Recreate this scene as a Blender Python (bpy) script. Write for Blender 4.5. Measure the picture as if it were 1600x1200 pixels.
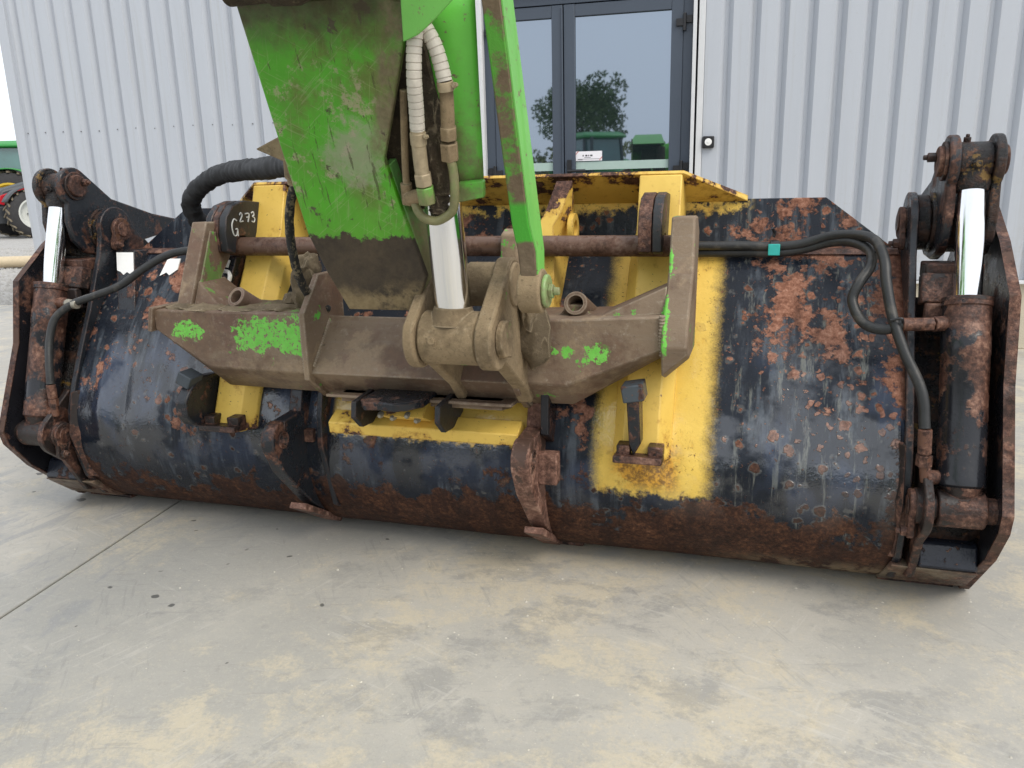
import bpy, bmesh, math, random
from mathutils import Vector, Matrix, noise as mnoise
random.seed(7)
R = math.radians
SC = bpy.context.scene
COL = SC.collection
for _o in list(bpy.data.objects): bpy.data.objects.remove(_o)

# ------------------------------------------------------------------ camera
cam_d = bpy.data.cameras.new('camera'); cam = bpy.data.objects.new('camera', cam_d); COL.objects.link(cam)
YAW, PITCH, ROLL = R(-17.21), R(14.13), R(-1.44)
fw = Vector((math.sin(YAW)*math.cos(PITCH), math.cos(YAW)*math.cos(PITCH), -math.sin(PITCH)))
rt = Vector((math.cos(YAW), -math.sin(YAW), 0)); up = rt.cross(fw)
rr = rt*math.cos(ROLL) + up*math.sin(ROLL); uu = -rt*math.sin(ROLL) + up*math.cos(ROLL)
m = Matrix((rr, uu, -fw)).transposed().to_4x4(); m.translation = Vector((1.042, -2.585, 1.26))
cam.matrix_world = m
cam_d.sensor_width = 36; cam_d.lens = 36*1250.4/1600; cam_d.clip_start = .05; cam_d.clip_end = 2000
SC.camera = cam

# ------------------------------------------------------------------ daylight (overcast)
SUN_EL, SUN_AZ = R(50), R(124)          # azimuth clockwise from +y: behind the camera, to the right
w = bpy.data.worlds.new('World'); SC.world = w; w.use_nodes = True
nt = w.node_tree; nt.nodes.clear()
sky = nt.nodes.new('ShaderNodeTexSky'); sky.sky_type = 'NISHITA'; sky.sun_disc = False
sky.sun_elevation = SUN_EL; sky.sun_rotation = SUN_AZ; sky.air_density = 1.0; sky.dust_density = 3.0; sky.ozone_density = 1.0
hs = nt.nodes.new('ShaderNodeHueSaturation'); hs.inputs['Saturation'].default_value = .28; hs.inputs['Value'].default_value = 1.0
bg = nt.nodes.new('ShaderNodeBackground'); bg.inputs['Strength'].default_value = .15
wo = nt.nodes.new('ShaderNodeOutputWorld')
cl = nt.nodes.new('ShaderNodeMix'); cl.data_type = 'RGBA'; cl.inputs[0].default_value = .78; cl.inputs[7].default_value = (7.9, 8.3, 8.9, 1)   # even overcast layer
nt.links.new(sky.outputs[0], hs.inputs['Color']); nt.links.new(hs.outputs[0], cl.inputs[6]); nt.links.new(cl.outputs[2], bg.inputs['Color']); nt.links.new(bg.outputs[0], wo.inputs['Surface'])
sl = bpy.data.lights.new('sun', 'SUN'); sl.energy = 1.5; sl.angle = R(25); sl.color = (1, .92, .80)
so = bpy.data.objects.new('sun', sl); COL.objects.link(so)
sd = Vector((math.sin(SUN_AZ)*math.cos(SUN_EL), math.cos(SUN_AZ)*math.cos(SUN_EL), math.sin(SUN_EL)))
so.rotation_euler = sd.to_track_quat('Z', 'Y').to_euler(); so.location = (3, -6, 8)
vs = SC.view_settings; vs.view_transform = 'Standard'; vs.look = 'None'; vs.gamma = 1; vs.exposure = .27; vs.use_curve_mapping = False

# ------------------------------------------------------------------ node helper
class G:
    def __init__(s, name, off=(0, 0, 0)):
        s.m = bpy.data.materials.new(name); s.m.use_nodes = True; s.t = s.m.node_tree
        s.b = s.t.nodes['Principled BSDF']
        tc = s.n('ShaderNodeTexCoord')
        s.co = s.vadd(tc.outputs['Object'], off) if any(off) else tc.outputs['Object']
        sp = s.n('ShaderNodeSeparateXYZ'); s.l(s.co, sp.inputs[0]); s.x, s.y, s.z = sp.outputs
    def n(s, t): return s.t.nodes.new(t)
    def l(s, a, b): s.t.links.new(a, b)
    def put(s, sock, v):
        if hasattr(v, 'is_output'): s.l(v, sock)
        elif v is not None:
            if isinstance(v, (tuple, list)) and len(v) == 3 and len(sock.default_value) == 4: v = (*v, 1)
            sock.default_value = v
    def vadd(s, a, v):
        k = s.n('ShaderNodeVectorMath'); k.operation = 'ADD'; s.put(k.inputs[0], a); k.inputs[1].default_value = v; return k.outputs[0]
    def sc(s, v, scale):
        k = s.n('ShaderNodeVectorMath'); k.operation = 'MULTIPLY'; s.put(k.inputs[0], v or s.co); k.inputs[1].default_value = scale; return k.outputs[0]
    def noise(s, scale, det=6, ro=.6, vec=None, dist=0):
        k = s.n('ShaderNodeTexNoise'); s.put(k.inputs['Vector'], vec or s.co)
        k.inputs['Scale'].default_value = scale; k.inputs['Detail'].default_value = det; k.inputs['Roughness'].default_value = ro; k.inputs['Distortion'].default_value = dist
        return s.ma('MULTIPLY_ADD', k.outputs[0], 1.5, -.25)
    def vor(s, scale, vec=None, rnd=1, feat='F1', out='Distance'):
        k = s.n('ShaderNodeTexVoronoi'); k.feature = feat; s.put(k.inputs['Vector'], vec or s.co); k.inputs['Scale'].default_value = scale; k.inputs['Randomness'].default_value = rnd
        return k.outputs[out]
    def ma(s, op, a, b=None, c=None):
        k = s.n('ShaderNodeMath'); k.operation = op
        for i, v in enumerate((a, b, c)):
            if v is not None: s.put(k.inputs[i], v)
        return k.outputs[0]
    def step(s, v, lo, hi, a=0, b=1):
        k = s.n('ShaderNodeMapRange'); k.interpolation_type = 'SMOOTHSTEP'
        s.put(k.inputs['Value'], v)
        if lo > hi: lo, hi, a, b = hi, lo, b, a
        for nme, q in (('From Min', lo), ('From Max', hi), ('To Min', a), ('To Max', b)): k.inputs[nme].default_value = q
        return k.outputs[0]
    def mix(s, f, a, b):
        k = s.n('ShaderNodeMix'); k.data_type = 'RGBA'; s.put(k.inputs[0], f); s.put(k.inputs[6], a); s.put(k.inputs[7], b); return k.outputs[2]
    def ramp(s, f, st):
        k = s.n('ShaderNodeValToRGB'); e = k.color_ramp.elements
        while len(e) < len(st): e.new(.5)
        for el, (p, c) in zip(e, st): el.position = p; el.color = (*c, 1)
        s.l(f, k.inputs[0]); return k.outputs[0]
    def bump(s, h, strength=.3, dist=.01):
        k = s.n('ShaderNodeBump'); k.inputs['Strength'].default_value = strength; k.inputs['Distance'].default_value = dist; s.l(h, k.inputs['Height']); return k.outputs[0]
    def fin(s, col, rough=.5, metal=0, bump=None, spec=.4):
        s.put(s.b.inputs['Base Color'], col); s.put(s.b.inputs['Roughness'], rough); s.put(s.b.inputs['Metallic'], metal); s.put(s.b.inputs['Specular IOR Level'], spec)
        if bump is not None: s.l(bump, s.b.inputs['Normal'])
        return s.m
    def edge(s, r=.006, lo=.985, hi=.90):
        k = s.n('ShaderNodeBevel'); k.samples = 4; k.inputs['Radius'].default_value = r
        ge = s.n('ShaderNodeNewGeometry'); d = s.n('ShaderNodeVectorMath'); d.operation = 'DOT_PRODUCT'
        s.l(k.outputs[0], d.inputs[0]); s.l(ge.outputs['Normal'], d.inputs[1])
        return s.step(s.ma('ADD', d.outputs['Value'], s.ma('MULTIPLY', s.ma('SUBTRACT', s.noise(40, 6, .7), .5), .25)), lo, hi)
    def blobs(s, lst, wob=.5, wsc=14, soft=.12):
        """paint flakes: (x, y or None, z, rx, rz) ellipses with ragged edges"""
        n1 = s.ma('SUBTRACT', s.noise(wsc, 8, .7), .5); tot = None
        for (bx, bz, rx, rz) in lst:
            dx = s.ma('DIVIDE', s.ma('SUBTRACT', s.x, bx), rx); dz = s.ma('DIVIDE', s.ma('SUBTRACT', s.z, bz), rz)
            d = s.ma('SQRT', s.ma('ADD', s.ma('MULTIPLY', dx, dx), s.ma('MULTIPLY', dz, dz)))
            v = s.step(s.ma('ADD', d, s.ma('MULTIPLY', n1, wob*4)), 1+soft, 1-soft)
            tot = v if tot is None else s.ma('MAXIMUM', tot, v)
        return tot

RUST = [(.22, (.020, .010, .008)), (.42, (.055, .026, .019)), (.58, (.12, .057, .039)), (.78, (.26, .145, .10))]

def worn(name, paint, rust=.55, rsc=9, rough=.42, dirt=None, damt=0, off=(0, 0, 0), rustramp=RUST, edge=.0, soft=.03, flakes=None, wet=0, fine=60, bstr=.35):
    g = G(name, off)
    pv = g.mix(g.noise(5, 5, .6), tuple(c*.75 for c in paint), tuple(min(1, c*1.25) for c in paint))
    nz = g.noise(rsc, 10, .68)
    rm = g.step(nz, rust-soft, rust+soft)
    sp = g.step(g.noise(rsc*5, 4, .6), .74, .78)
    rm = g.ma('MAXIMUM', rm, g.ma('MULTIPLY', sp, .85))
    if edge: rm = g.ma('MAXIMUM', rm, g.ma('MULTIPLY', g.edge(edge), .9))
    rn = g.ma('ADD', g.ma('MULTIPLY', g.ma('SUBTRACT', g.noise(fine, 8, .75), .5), .9), g.ma('MULTIPLY_ADD', g.ma('ADD', g.noise(rsc*1.3, 6, .65), g.noise(fine*.3, 6, .7)), .5, -.02))
    rc = g.ramp(rn, rustramp)
    c = g.mix(rm, pv, rc)
    if dirt:
        dm = g.ma('MULTIPLY', g.step(g.noise(6, 8, .7), .35, .7), damt)
        gr = g.noise(180, 3, .6)
        c = g.mix(dm, c, g.mix(gr, tuple(q*.7 for q in dirt), tuple(q*1.3 for q in dirt)))
    if flakes: c = g.mix(g.blobs(flakes[0]), c, g.mix(g.noise(90, 4, .7), flakes[1], tuple(q*1.25 for q in flakes[1])))
    ro = g.ma('ADD', g.ma('MULTIPLY', rm, g.ma('SUBTRACT', g.step(g.noise(11, 5, .65), .36, .6, .42, .82), rough)), rough)
    if wet: ro = g.ma('MULTIPLY', ro, g.step(g.noise(7, 5, .6), .4, .62, 1, 1-wet))
    h = g.ma('ADD', g.ma('MULTIPLY', nz, .6), g.ma('MULTIPLY', g.ma('MULTIPLY', rm, g.noise(fine*2, 6, .7)), .8))
    h = g.ma('ADD', h, g.ma('MULTIPLY', g.noise(fine*.6, 4, .7), .25))
    return g.fin(c, ro, 0, g.bump(h, bstr, .008))

def plain(name, col, rough=.5, metal=0, var=.15, nsc=20, bstr=.1, spec=.5):
    g = G(name); n1 = g.noise(nsc, 6, .65)
    return g.fin(g.mix(n1, tuple(c*(1-var) for c in col), tuple(min(1, c*(1+var)) for c in col)), rough, metal, g.bump(g.noise(nsc*6, 4, .6), bstr, .004), spec)

HO = (.0, -.2, .58)          # base of the hitch frame
BO = (.2, -.62, .80)         # base of the boom
GREEN = (.085, .40, .022)
MUD = (.115, .082, .048)

def m_shell():
    g = G('weathered_black_paint')
    ax = g.ma('ABSOLUTE', g.x)
    big = g.noise(3.2, 10, .66)
    med = g.noise(9, 10, .7)
    warp = g.noise(26, 6, .7)
    # black paint with a bluish grey weathered film that runs downwards
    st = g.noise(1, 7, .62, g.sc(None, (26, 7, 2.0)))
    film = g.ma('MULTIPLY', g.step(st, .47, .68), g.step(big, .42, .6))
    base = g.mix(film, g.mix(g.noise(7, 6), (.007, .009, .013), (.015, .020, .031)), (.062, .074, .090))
    pale = g.ma('MULTIPLY', g.step(g.noise(1, 6, .7, g.sc(None, (40, 12, 3.2))), .57, .74), g.step(g.x, .85, 1.05))
    base = g.mix(g.ma('MULTIPLY', pale, .7), base, (.16, .165, .145))
    sky_sheen = g.step(g.noise(2.3, 3, .5, g.sc(None, (2.4, 2, 1))), .48, .62)  # bluish sheen of reflected sky on the wet film, painted into the base colour
    base = g.mix(g.ma('MULTIPLY', sky_sheen, g.ma('MULTIPLY', g.step(g.z, .22, .4), g.ma('MULTIPLY', g.step(g.z, .8, .62), .5))), base, (.05, .068, .115))
    # yellow paint sprayed over round the two braces and the middle bar
    def band(v, a, b, s): return g.ma('MULTIPLY', g.step(v, a-s, a+s), g.step(v, b+s, b-s))
    wz = g.ma('ADD', g.z, g.ma('MULTIPLY', g.ma('SUBTRACT', warp, .5), .09))
    wx = g.ma('ADD', ax, g.ma('ADD', g.ma('MULTIPLY', g.ma('SUBTRACT', warp, .5), .03), g.ma('MULTIPLY', g.ma('SUBTRACT', g.noise(210, 3, .6), .5), .022)))
    ym = g.ma('MULTIPLY', band(wx, .585, .925, .030), band(wz, .315, 1.02, .018))
    yr = g.ma('MULTIPLY', g.step(g.x, 0, .05), ym); yl = g.ma('MULTIPLY', g.step(g.x, -.05, 0), g.ma('MULTIPLY', ym, g.step(wz, .36, .40)))
    yc = g.ma('MULTIPLY', band(g.x, -.345, .37, .012), band(wz, .435, .60, .012))
    ytop = g.ma('MULTIPLY', g.ma('MULTIPLY', band(g.x, -.9, 1.0, .03), g.step(wz, 1.135, 1.165)), g.step(med, .42, .52))
    ymk = g.ma('MAXIMUM', g.ma('MAXIMUM', yr, yl), g.ma('MAXIMUM', yc, ytop))
    ycol = g.mix(g.noise(12, 6), (.66, .44, .085), (.79, .56, .13))
    c = g.mix(ymk, base, ycol)
    # rust: large patches high up, spots lower down, the whole bottom bare
    bot = g.ma('SUBTRACT', g.ma('ADD', .325, g.ma('MULTIPLY', g.ma('SUBTRACT', g.noise(1.7, 5, .6, g.vadd(g.co, (4, 0, 0))), .5), .34)), g.z)
    bot = g.ma('MULTIPLY', bot, 1.5)
    endb = g.ma('MULTIPLY', g.step(ax, 1.38, 1.47), .10)
    topb = g.ma('MULTIPLY', g.step(g.z, .62, .86), g.ma('MULTIPLY', g.step(g.x, .98, 1.15), .062))
    leftb = g.ma('ADD', g.ma('MULTIPLY', g.step(g.x, -.9, -1.05), g.ma('MULTIPLY_ADD', g.step(g.z, .6, .9), .03, -.005)), g.ma('MULTIPLY', g.ma('MULTIPLY', g.step(g.x, -.5, -.3), g.step(g.x, .6, .4)), .05))
    f = g.ma('ADD', g.ma('ADD', g.ma('MULTIPLY', big, .42), g.ma('MULTIPLY', med, .62)), g.ma('ADD', g.ma('ADD', endb, topb), g.ma('ADD', leftb, g.ma('MAXIMUM', bot, 0.0))))
    f = g.ma('ADD', f, g.ma('MULTIPLY', ymk, -.10))
    rm = g.step(f, .615, .665)
    # spots with pale haloes and tails
    wv = g.vadd(g.co, (.3, .2, .1)); k = g.n('ShaderNodeVectorMath'); k.operation = 'ADD'
    nc = g.n('ShaderNodeTexNoise'); nc.inputs['Scale'].default_value = 40; g.l(g.co, nc.inputs['Vector'])
    g.l(wv, k.inputs[0]); g.l(g.sc(nc.outputs[1], (.03, .03, .03)), k.inputs[1])
    vd = g.vor(21, k.outputs[0]); vc = g.n('ShaderNodeSeparateColor'); g.l(g.vor(21, k.outputs[0], out='Color'), vc.inputs[0])
    rad = g.ma('MULTIPLY', g.ma('POWER', vc.outputs[0], 1.7), .50)
    dens = g.ma('MAXIMUM', g.step(g.noise(2.4, 3, .5), .40, .62), g.ma('MULTIPLY', g.step(g.x, .9, 1.05), .8))
    q = g.ma('SUBTRACT', g.ma('MULTIPLY', rad, dens), vd)
    spot = g.step(q, -.01, .03); halo = g.step(q, -.13, -.02)
    nsp = g.ma('SUBTRACT', 1, g.ma('MULTIPLY', ymk, .8))
    c = g.mix(g.ma('MULTIPLY', g.ma('MULTIPLY', halo, .35), g.ma('SUBTRACT', 1, ymk)), c, (.16, .16, .15))
    vd2 = g.vor(36, k.outputs[0]); vc2 = g.n('ShaderNodeSeparateColor'); g.l(g.vor(36, k.outputs[0], out='Color'), vc2.inputs[0])
    zone = g.ma('MULTIPLY', g.ma('MULTIPLY', g.step(g.x, .93, 1.15), g.step(g.z, .26, .36)), g.step(g.noise(3.5, 5, .6), .38, .58))
    q2 = g.ma('SUBTRACT', g.ma('MULTIPLY', g.ma('MULTIPLY', g.ma('POWER', vc2.outputs[0], 1.2), .56), zone), vd2)
    spot = g.ma('MAXIMUM', spot, g.ma('MULTIPLY', g.step(q2, -.02, .06), .85)); halo = g.ma('MAXIMUM', halo, g.ma('MULTIPLY', g.step(q2, -.16, -.02), zone))
    spk = g.ma('MULTIPLY', g.step(g.noise(70, 4, .65), .72, .76), .9)
    rall = g.ma('MAXIMUM', rm, g.ma('MULTIPLY', g.ma('MAXIMUM', spot, spk), nsp))
    rn = g.noise(75, 8, .75)
    rn = g.ma('ADD', g.ma('MULTIPLY', g.ma('SUBTRACT', rn, .5), 1.05), g.ma('MULTIPLY_ADD', g.ma('ADD', med, g.noise(24, 6, .7)), .45, .03))
    rhi = g.ramp(rn, [(.2, (.07, .028, .018)), (.45, (.20, .088, .056)), (.65, (.31, .15, .10)), (.85, (.42, .25, .18))])
    rlo = g.ramp(rn, [(.25, (.017, .008, .006)), (.52, (.055, .024, .015)), (.72, (.115, .05, .026)), (.9, (.20, .10, .06))])
    rc = g.mix(g.step(g.ma('ADD', g.z, g.ma('MULTIPLY', big, .3)), .45, .75), rlo, rhi)
    c = g.mix(rall, c, g.mix(g.ma('MULTIPLY', g.step(g.noise(1, 6, .65, g.sc(None, (14, 3, 2.5))), .5, .72), .6), rc, (.026, .013, .011)))
    # orange bleed out of rust on yellow
    yb = g.ma('MULTIPLY', ymk, g.step(g.noise(5, 7, .7, g.sc(None, (2, 1, .8))), .62, .82))
    yb = g.ma('MAXIMUM', yb, g.ma('MULTIPLY', g.ma('MULTIPLY', ymk, band(g.x, .64, .84, .03)), g.ma('MULTIPLY', band(g.z, .33, .46, .03), g.step(med, .32, .5))))
    c = g.mix(g.ma('MULTIPLY', yb, .8), c, g.mix(g.step(g.noise(55, 7, .75), .38, .62), (.13, .042, .014), (.62, .30, .035)))
    # dried clay along the right-hand end of the bottom
    cl = g.ma('MULTIPLY', g.ma('MULTIPLY', g.step(g.x, .85, 1.3), g.step(g.z, .13, .06)), g.step(med, .42, .56))
    c = g.mix(g.ma('MULTIPLY', cl, .8), c, (.25, .19, .12))
    rr_ = g.ma('ADD', g.step(g.noise(4, 6, .6), .35, .65, .12, .34), g.ma('MULTIPLY', g.step(g.z, .55, .8), .12))
    ro = g.ma('ADD', rr_, g.ma('MULTIPLY', rall, .42))
    h = g.ma('ADD', g.ma('MULTIPLY', rall, g.ma('ADD', g.ma('MULTIPLY', rn, .7), .25)), g.ma('MULTIPLY', g.noise(14, 5, .6), .5))
    h = g.ma('ADD', h, g.ma('MULTIPLY', g.noise(120, 3, .6), .12))
    wet = g.ma('MULTIPLY', g.ma('MULTIPLY', g.step(g.noise(2.6, 6, .62, g.vadd(g.co, (9, 1, 4))), .45, .56), g.step(g.z, .82, .6)), g.step(g.z, .2, .36))
    ro = g.ma('MULTIPLY', ro, g.ma('MULTIPLY_ADD', wet, -.5, 1))
    c = g.mix(g.ma('MULTIPLY', g.step(g.noise(95, 5, .7), .64, .74), g.ma('MULTIPLY', ymk, g.step(g.noise(4, 5, .6), .45, .6))), c, (.13, .055, .015))
    return g.fin(c, ro, 0, g.bump(h, .5, .008), g.ma('MULTIPLY_ADD', wet, .75, .22))

def m_yellow(name='yellow_paint', k=0.0):
    g = G(name)
    c = g.mix(g.noise(10, 6), (.66, .43, .08), (.79, .55, .125))
    n1 = g.noise(7, 10, .7); edge = g.ma('ADD', g.step(g.z, 1.20, 1.28), g.step(g.z, .52, .44))
    f = g.ma('ADD', n1, g.ma('ADD', g.ma('MULTIPLY', edge, .14), k)); ed = g.edge(.007, .98, .86)
    bl = g.step(f, .60, .78); rm = g.step(f, .715, .745); sp = g.step(g.noise(60, 5, .65), .735, .77)
    c = g.mix(g.ma('MULTIPLY', bl, .75), c, (.36, .15, .016))
    c = g.mix(g.ma('MULTIPLY', ed, .75), c, g.mix(g.noise(50, 5, .7), (.16, .05, .015), (.42, .2, .03)))
    c = g.mix(g.ma('MAXIMUM', rm, sp), c, g.ramp(g.noise(70, 8, .7), RUST))
    return g.fin(c, g.ma('ADD', .45, g.ma('MULTIPLY', rm, .3)), 0, g.bump(g.ma('ADD', g.ma('MULTIPLY', n1, .6), g.ma('MULTIPLY', rm, g.noise(120, 5, .7))), .3, .006))

def m_boom():
    g = G('green_boom_paint', BO)
    v = g.noise(4, 8, .65)
    c = g.mix(v, (.055, .25, .012), (.10, .46, .02))
    olive = g.ma('MULTIPLY', g.step(g.noise(3.8, 10, .74), .38, .62), g.step(g.ma('ADD', g.z, g.ma('MULTIPLY', g.x, .8)), 1.20, 1.34, .25, 1))
    c = g.mix(g.ma('MULTIPLY', olive, .84), c, g.mix(g.noise(40, 6, .7), (.085, .115, .022), (.17, .185, .06)))
    for ang in (.6, -.5, 1.3):
        rx_ = g.ma('ADD', g.ma('MULTIPLY', g.x, math.cos(ang)), g.ma('MULTIPLY', g.z, math.sin(ang))); rz_ = g.ma('SUBTRACT', g.ma('MULTIPLY', g.z, math.cos(ang)), g.ma('MULTIPLY', g.x, math.sin(ang)))
        cb = g.n('ShaderNodeCombineXYZ'); g.l(g.ma('MULTIPLY', rx_, 9), cb.inputs[0]); g.l(g.ma('MULTIPLY', rz_, 170), cb.inputs[1]); cb.inputs[2].default_value = ang*9
        c = g.mix(g.ma('MULTIPLY', g.step(g.noise(1, 4, .6, cb.outputs[0]), .66, .72), .26), c, (.30, .36, .17))
    pale = g.ma('MULTIPLY', g.step(g.noise(6.5, 10, .74), .55, .64), g.step(g.noise(30, 5, .7), .42, .6))
    c = g.mix(g.ma('MULTIPLY', pale, .75), c, (.36, .31, .21))
    c = g.mix(g.ma('MULTIPLY', g.blobs([(.06, 1.34, .075, .07)], .6, 18, .5), .6), c, (.33, .29, .24))
    scr = g.step(g.noise(1, 6, .7, g.sc(None, (60, 8, 9))), .66, .71)
    c = g.mix(g.ma('MULTIPLY', scr, .7), c, (.055, .05, .02))
    # mud: top edge, right-hand edge, and everything under the worn paint line
    rag = g.ma('MULTIPLY', g.ma('SUBTRACT', g.noise(11, 8, .7), .5), .09)
    zz = g.ma('ADD', g.z, rag)
    low = g.step(zz, 1.135, 1.125)
    top = g.step(zz, 1.54, 1.66)
    rgt = g.step(g.ma('SUBTRACT', g.ma('ADD', g.x, g.ma('MULTIPLY', rag, .5)), g.ma('MULTIPLY', g.ma('SUBTRACT', g.z, 1.32), .32)), .100, .135)
    rgt = g.ma('MULTIPLY', rgt, g.step(g.z, 1.30, 1.36))
    md = g.mix(g.noise(8, 8, .7), (.016, .013, .011), g.mix(g.noise(60, 6, .7), (.06, .042, .026), (.12, .09, .055)))
    straw = g.ma('MULTIPLY', g.step(zz, 1.02, .95), g.step(g.noise(5, 8, .7), .40, .58))
    md = g.mix(g.ma('MULTIPLY', straw, .8), md, g.mix(g.noise(60, 5, .7), (.15, .105, .05), (.34, .26, .14)))
    c = g.mix(g.ma('MAXIMUM', low, g.ma('MULTIPLY', top, .85)), c, md)
    c = g.mix(g.ma('MULTIPLY', rgt, g.step(g.noise(9, 9, .72), .34, .56, .25, .9)), c, g.mix(g.noise(70, 5, .7), (.10, .075, .045), (.24, .19, .12)))
    c = g.mix(g.ma('MULTIPLY', g.step(g.noise(13, 9, .7), .66, .70), .85), c, (.06, .045, .03))
    h = g.ma('ADD', g.ma('MULTIPLY', low, g.noise(60, 6, .7)), g.ma('MULTIPLY', g.noise(30, 6, .7), .3))
    return g.fin(c, g.ma('ADD', .42, g.ma('MULTIPLY', g.ma('MAXIMUM', low, olive), .35)), 0, g.bump(h, .35, .008))

def m_greenlight(name, mudlow=None, base=(.15, .56, .075)):
    g = G(name, BO)
    c = g.mix(g.noise(6, 5), tuple(q*.85 for q in base), tuple(q*1.12 for q in base))
    if mudlow is not None:
        zz = g.ma('ADD', g.z, g.ma('MULTIPLY', g.ma('SUBTRACT', g.noise(9, 9, .72), .5), .5))
        lo = g.step(zz, mudlow+.14, mudlow-.08)
        c = g.mix(g.ma('MULTIPLY', lo, .85), c, g.mix(g.noise(90, 5, .7), (.13, .10, .06), (.26, .20, .12)))
    c = g.mix(g.step(g.noise(40, 6, .7), .66, .72), c, (.2, .16, .1))
    return g.fin(c, .38, 0, g.bump(g.noise(80, 4, .6), .12, .004))

def m_mud(name, a=(.11, .08, .047), b=(.24, .185, .115), off=(0, 0, 0), flake=.7, bs=.5):
    g = G(name, off)
    n1 = g.noise(16, 9, .72)
    c = g.mix(n1, a, b)
    c = g.mix(g.ma('MULTIPLY', g.step(g.noise(95, 5, .75), .58, .8), .8), c, tuple(q*.5 for q in a))
    c = g.mix(g.step(g.noise(7, 9, .7), flake, flake+.03), c, GREEN)
    c = g.mix(g.ma('MULTIPLY', g.step(g.noise(4.5, 8, .7, g.vadd(g.co, (1, 5, 2))), .5, .66), .6), c, tuple(q*.55 for q in a))
    c = g.mix(g.ma('MULTIPLY', g.edge(.007, .985, .88), .5), c, (.42, .34, .23))
    return g.fin(c, .85, 0, g.bump(g.ma('ADD', n1, g.ma('MULTIPLY', g.noise(130, 5, .7), .6)), bs, .01))

def m_hitch(name, flakes=None, green=.69):
    g = G(name, HO)
    n1 = g.noise(5, 8, .65)
    c = g.mix(n1, (.135, .092, .062), (.25, .185, .125))
    c = g.mix(g.step(g.noise(3, 9, .7), .5, .68), c, (.185, .115, .085))
    c = g.mix(g.ma('MULTIPLY', g.step(g.noise(1, 6, .7, g.sc(None, (7, 7, 90))), .5, .75), .35), c, (.22, .18, .14))
    c = g.mix(g.ma('MULTIPLY', g.step(g.noise(45, 6, .7), .66, .80), .7), c, (.06, .044, .033))
    c = g.mix(g.ma('MULTIPLY', g.step(g.noise(4, 9, .72, g.vadd(g.co, (7, 0, 1))), .53, .64), .55), c, g.mix(g.noise(80, 5, .7), (.23, .165, .10), (.40, .30, .19)))
    c = g.mix(g.step(g.noise(9, 9, .7), green, green+.015), c, (.12, .46, .06))
    c = g.mix(g.ma('MULTIPLY', g.step(g.noise(2.2, 8, .7, g.vadd(g.co, (3, 3, 3))), .46, .60), .68), c, g.mix(g.noise(35, 6, .7), (.06, .04, .03), (.155, .085, .052)))
    c = g.mix(g.ma('MULTIPLY', g.edge(.008, .985, .88), .7), c, g.mix(g.noise(60, 5, .7), (.30, .25, .19), (.42, .36, .28)))
    if flakes:
        bl = g.blobs(flakes, .62, 26, .08)
        bl = g.ma('MULTIPLY', bl, g.step(g.noise(75, 5, .7), .36, .46))
        c = g.mix(bl, c, g.mix(g.noise(40, 4), (.12, .45, .05), (.20, .58, .10)))
    return g.fin(c, g.ma('ADD', .55, g.ma('MULTIPLY', n1, .3)), 0, g.bump(g.ma('ADD', g.ma('MULTIPLY', n1, .5), g.ma('MULTIPLY', g.noise(90, 5, .7), .5)), .35, .006))

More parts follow.
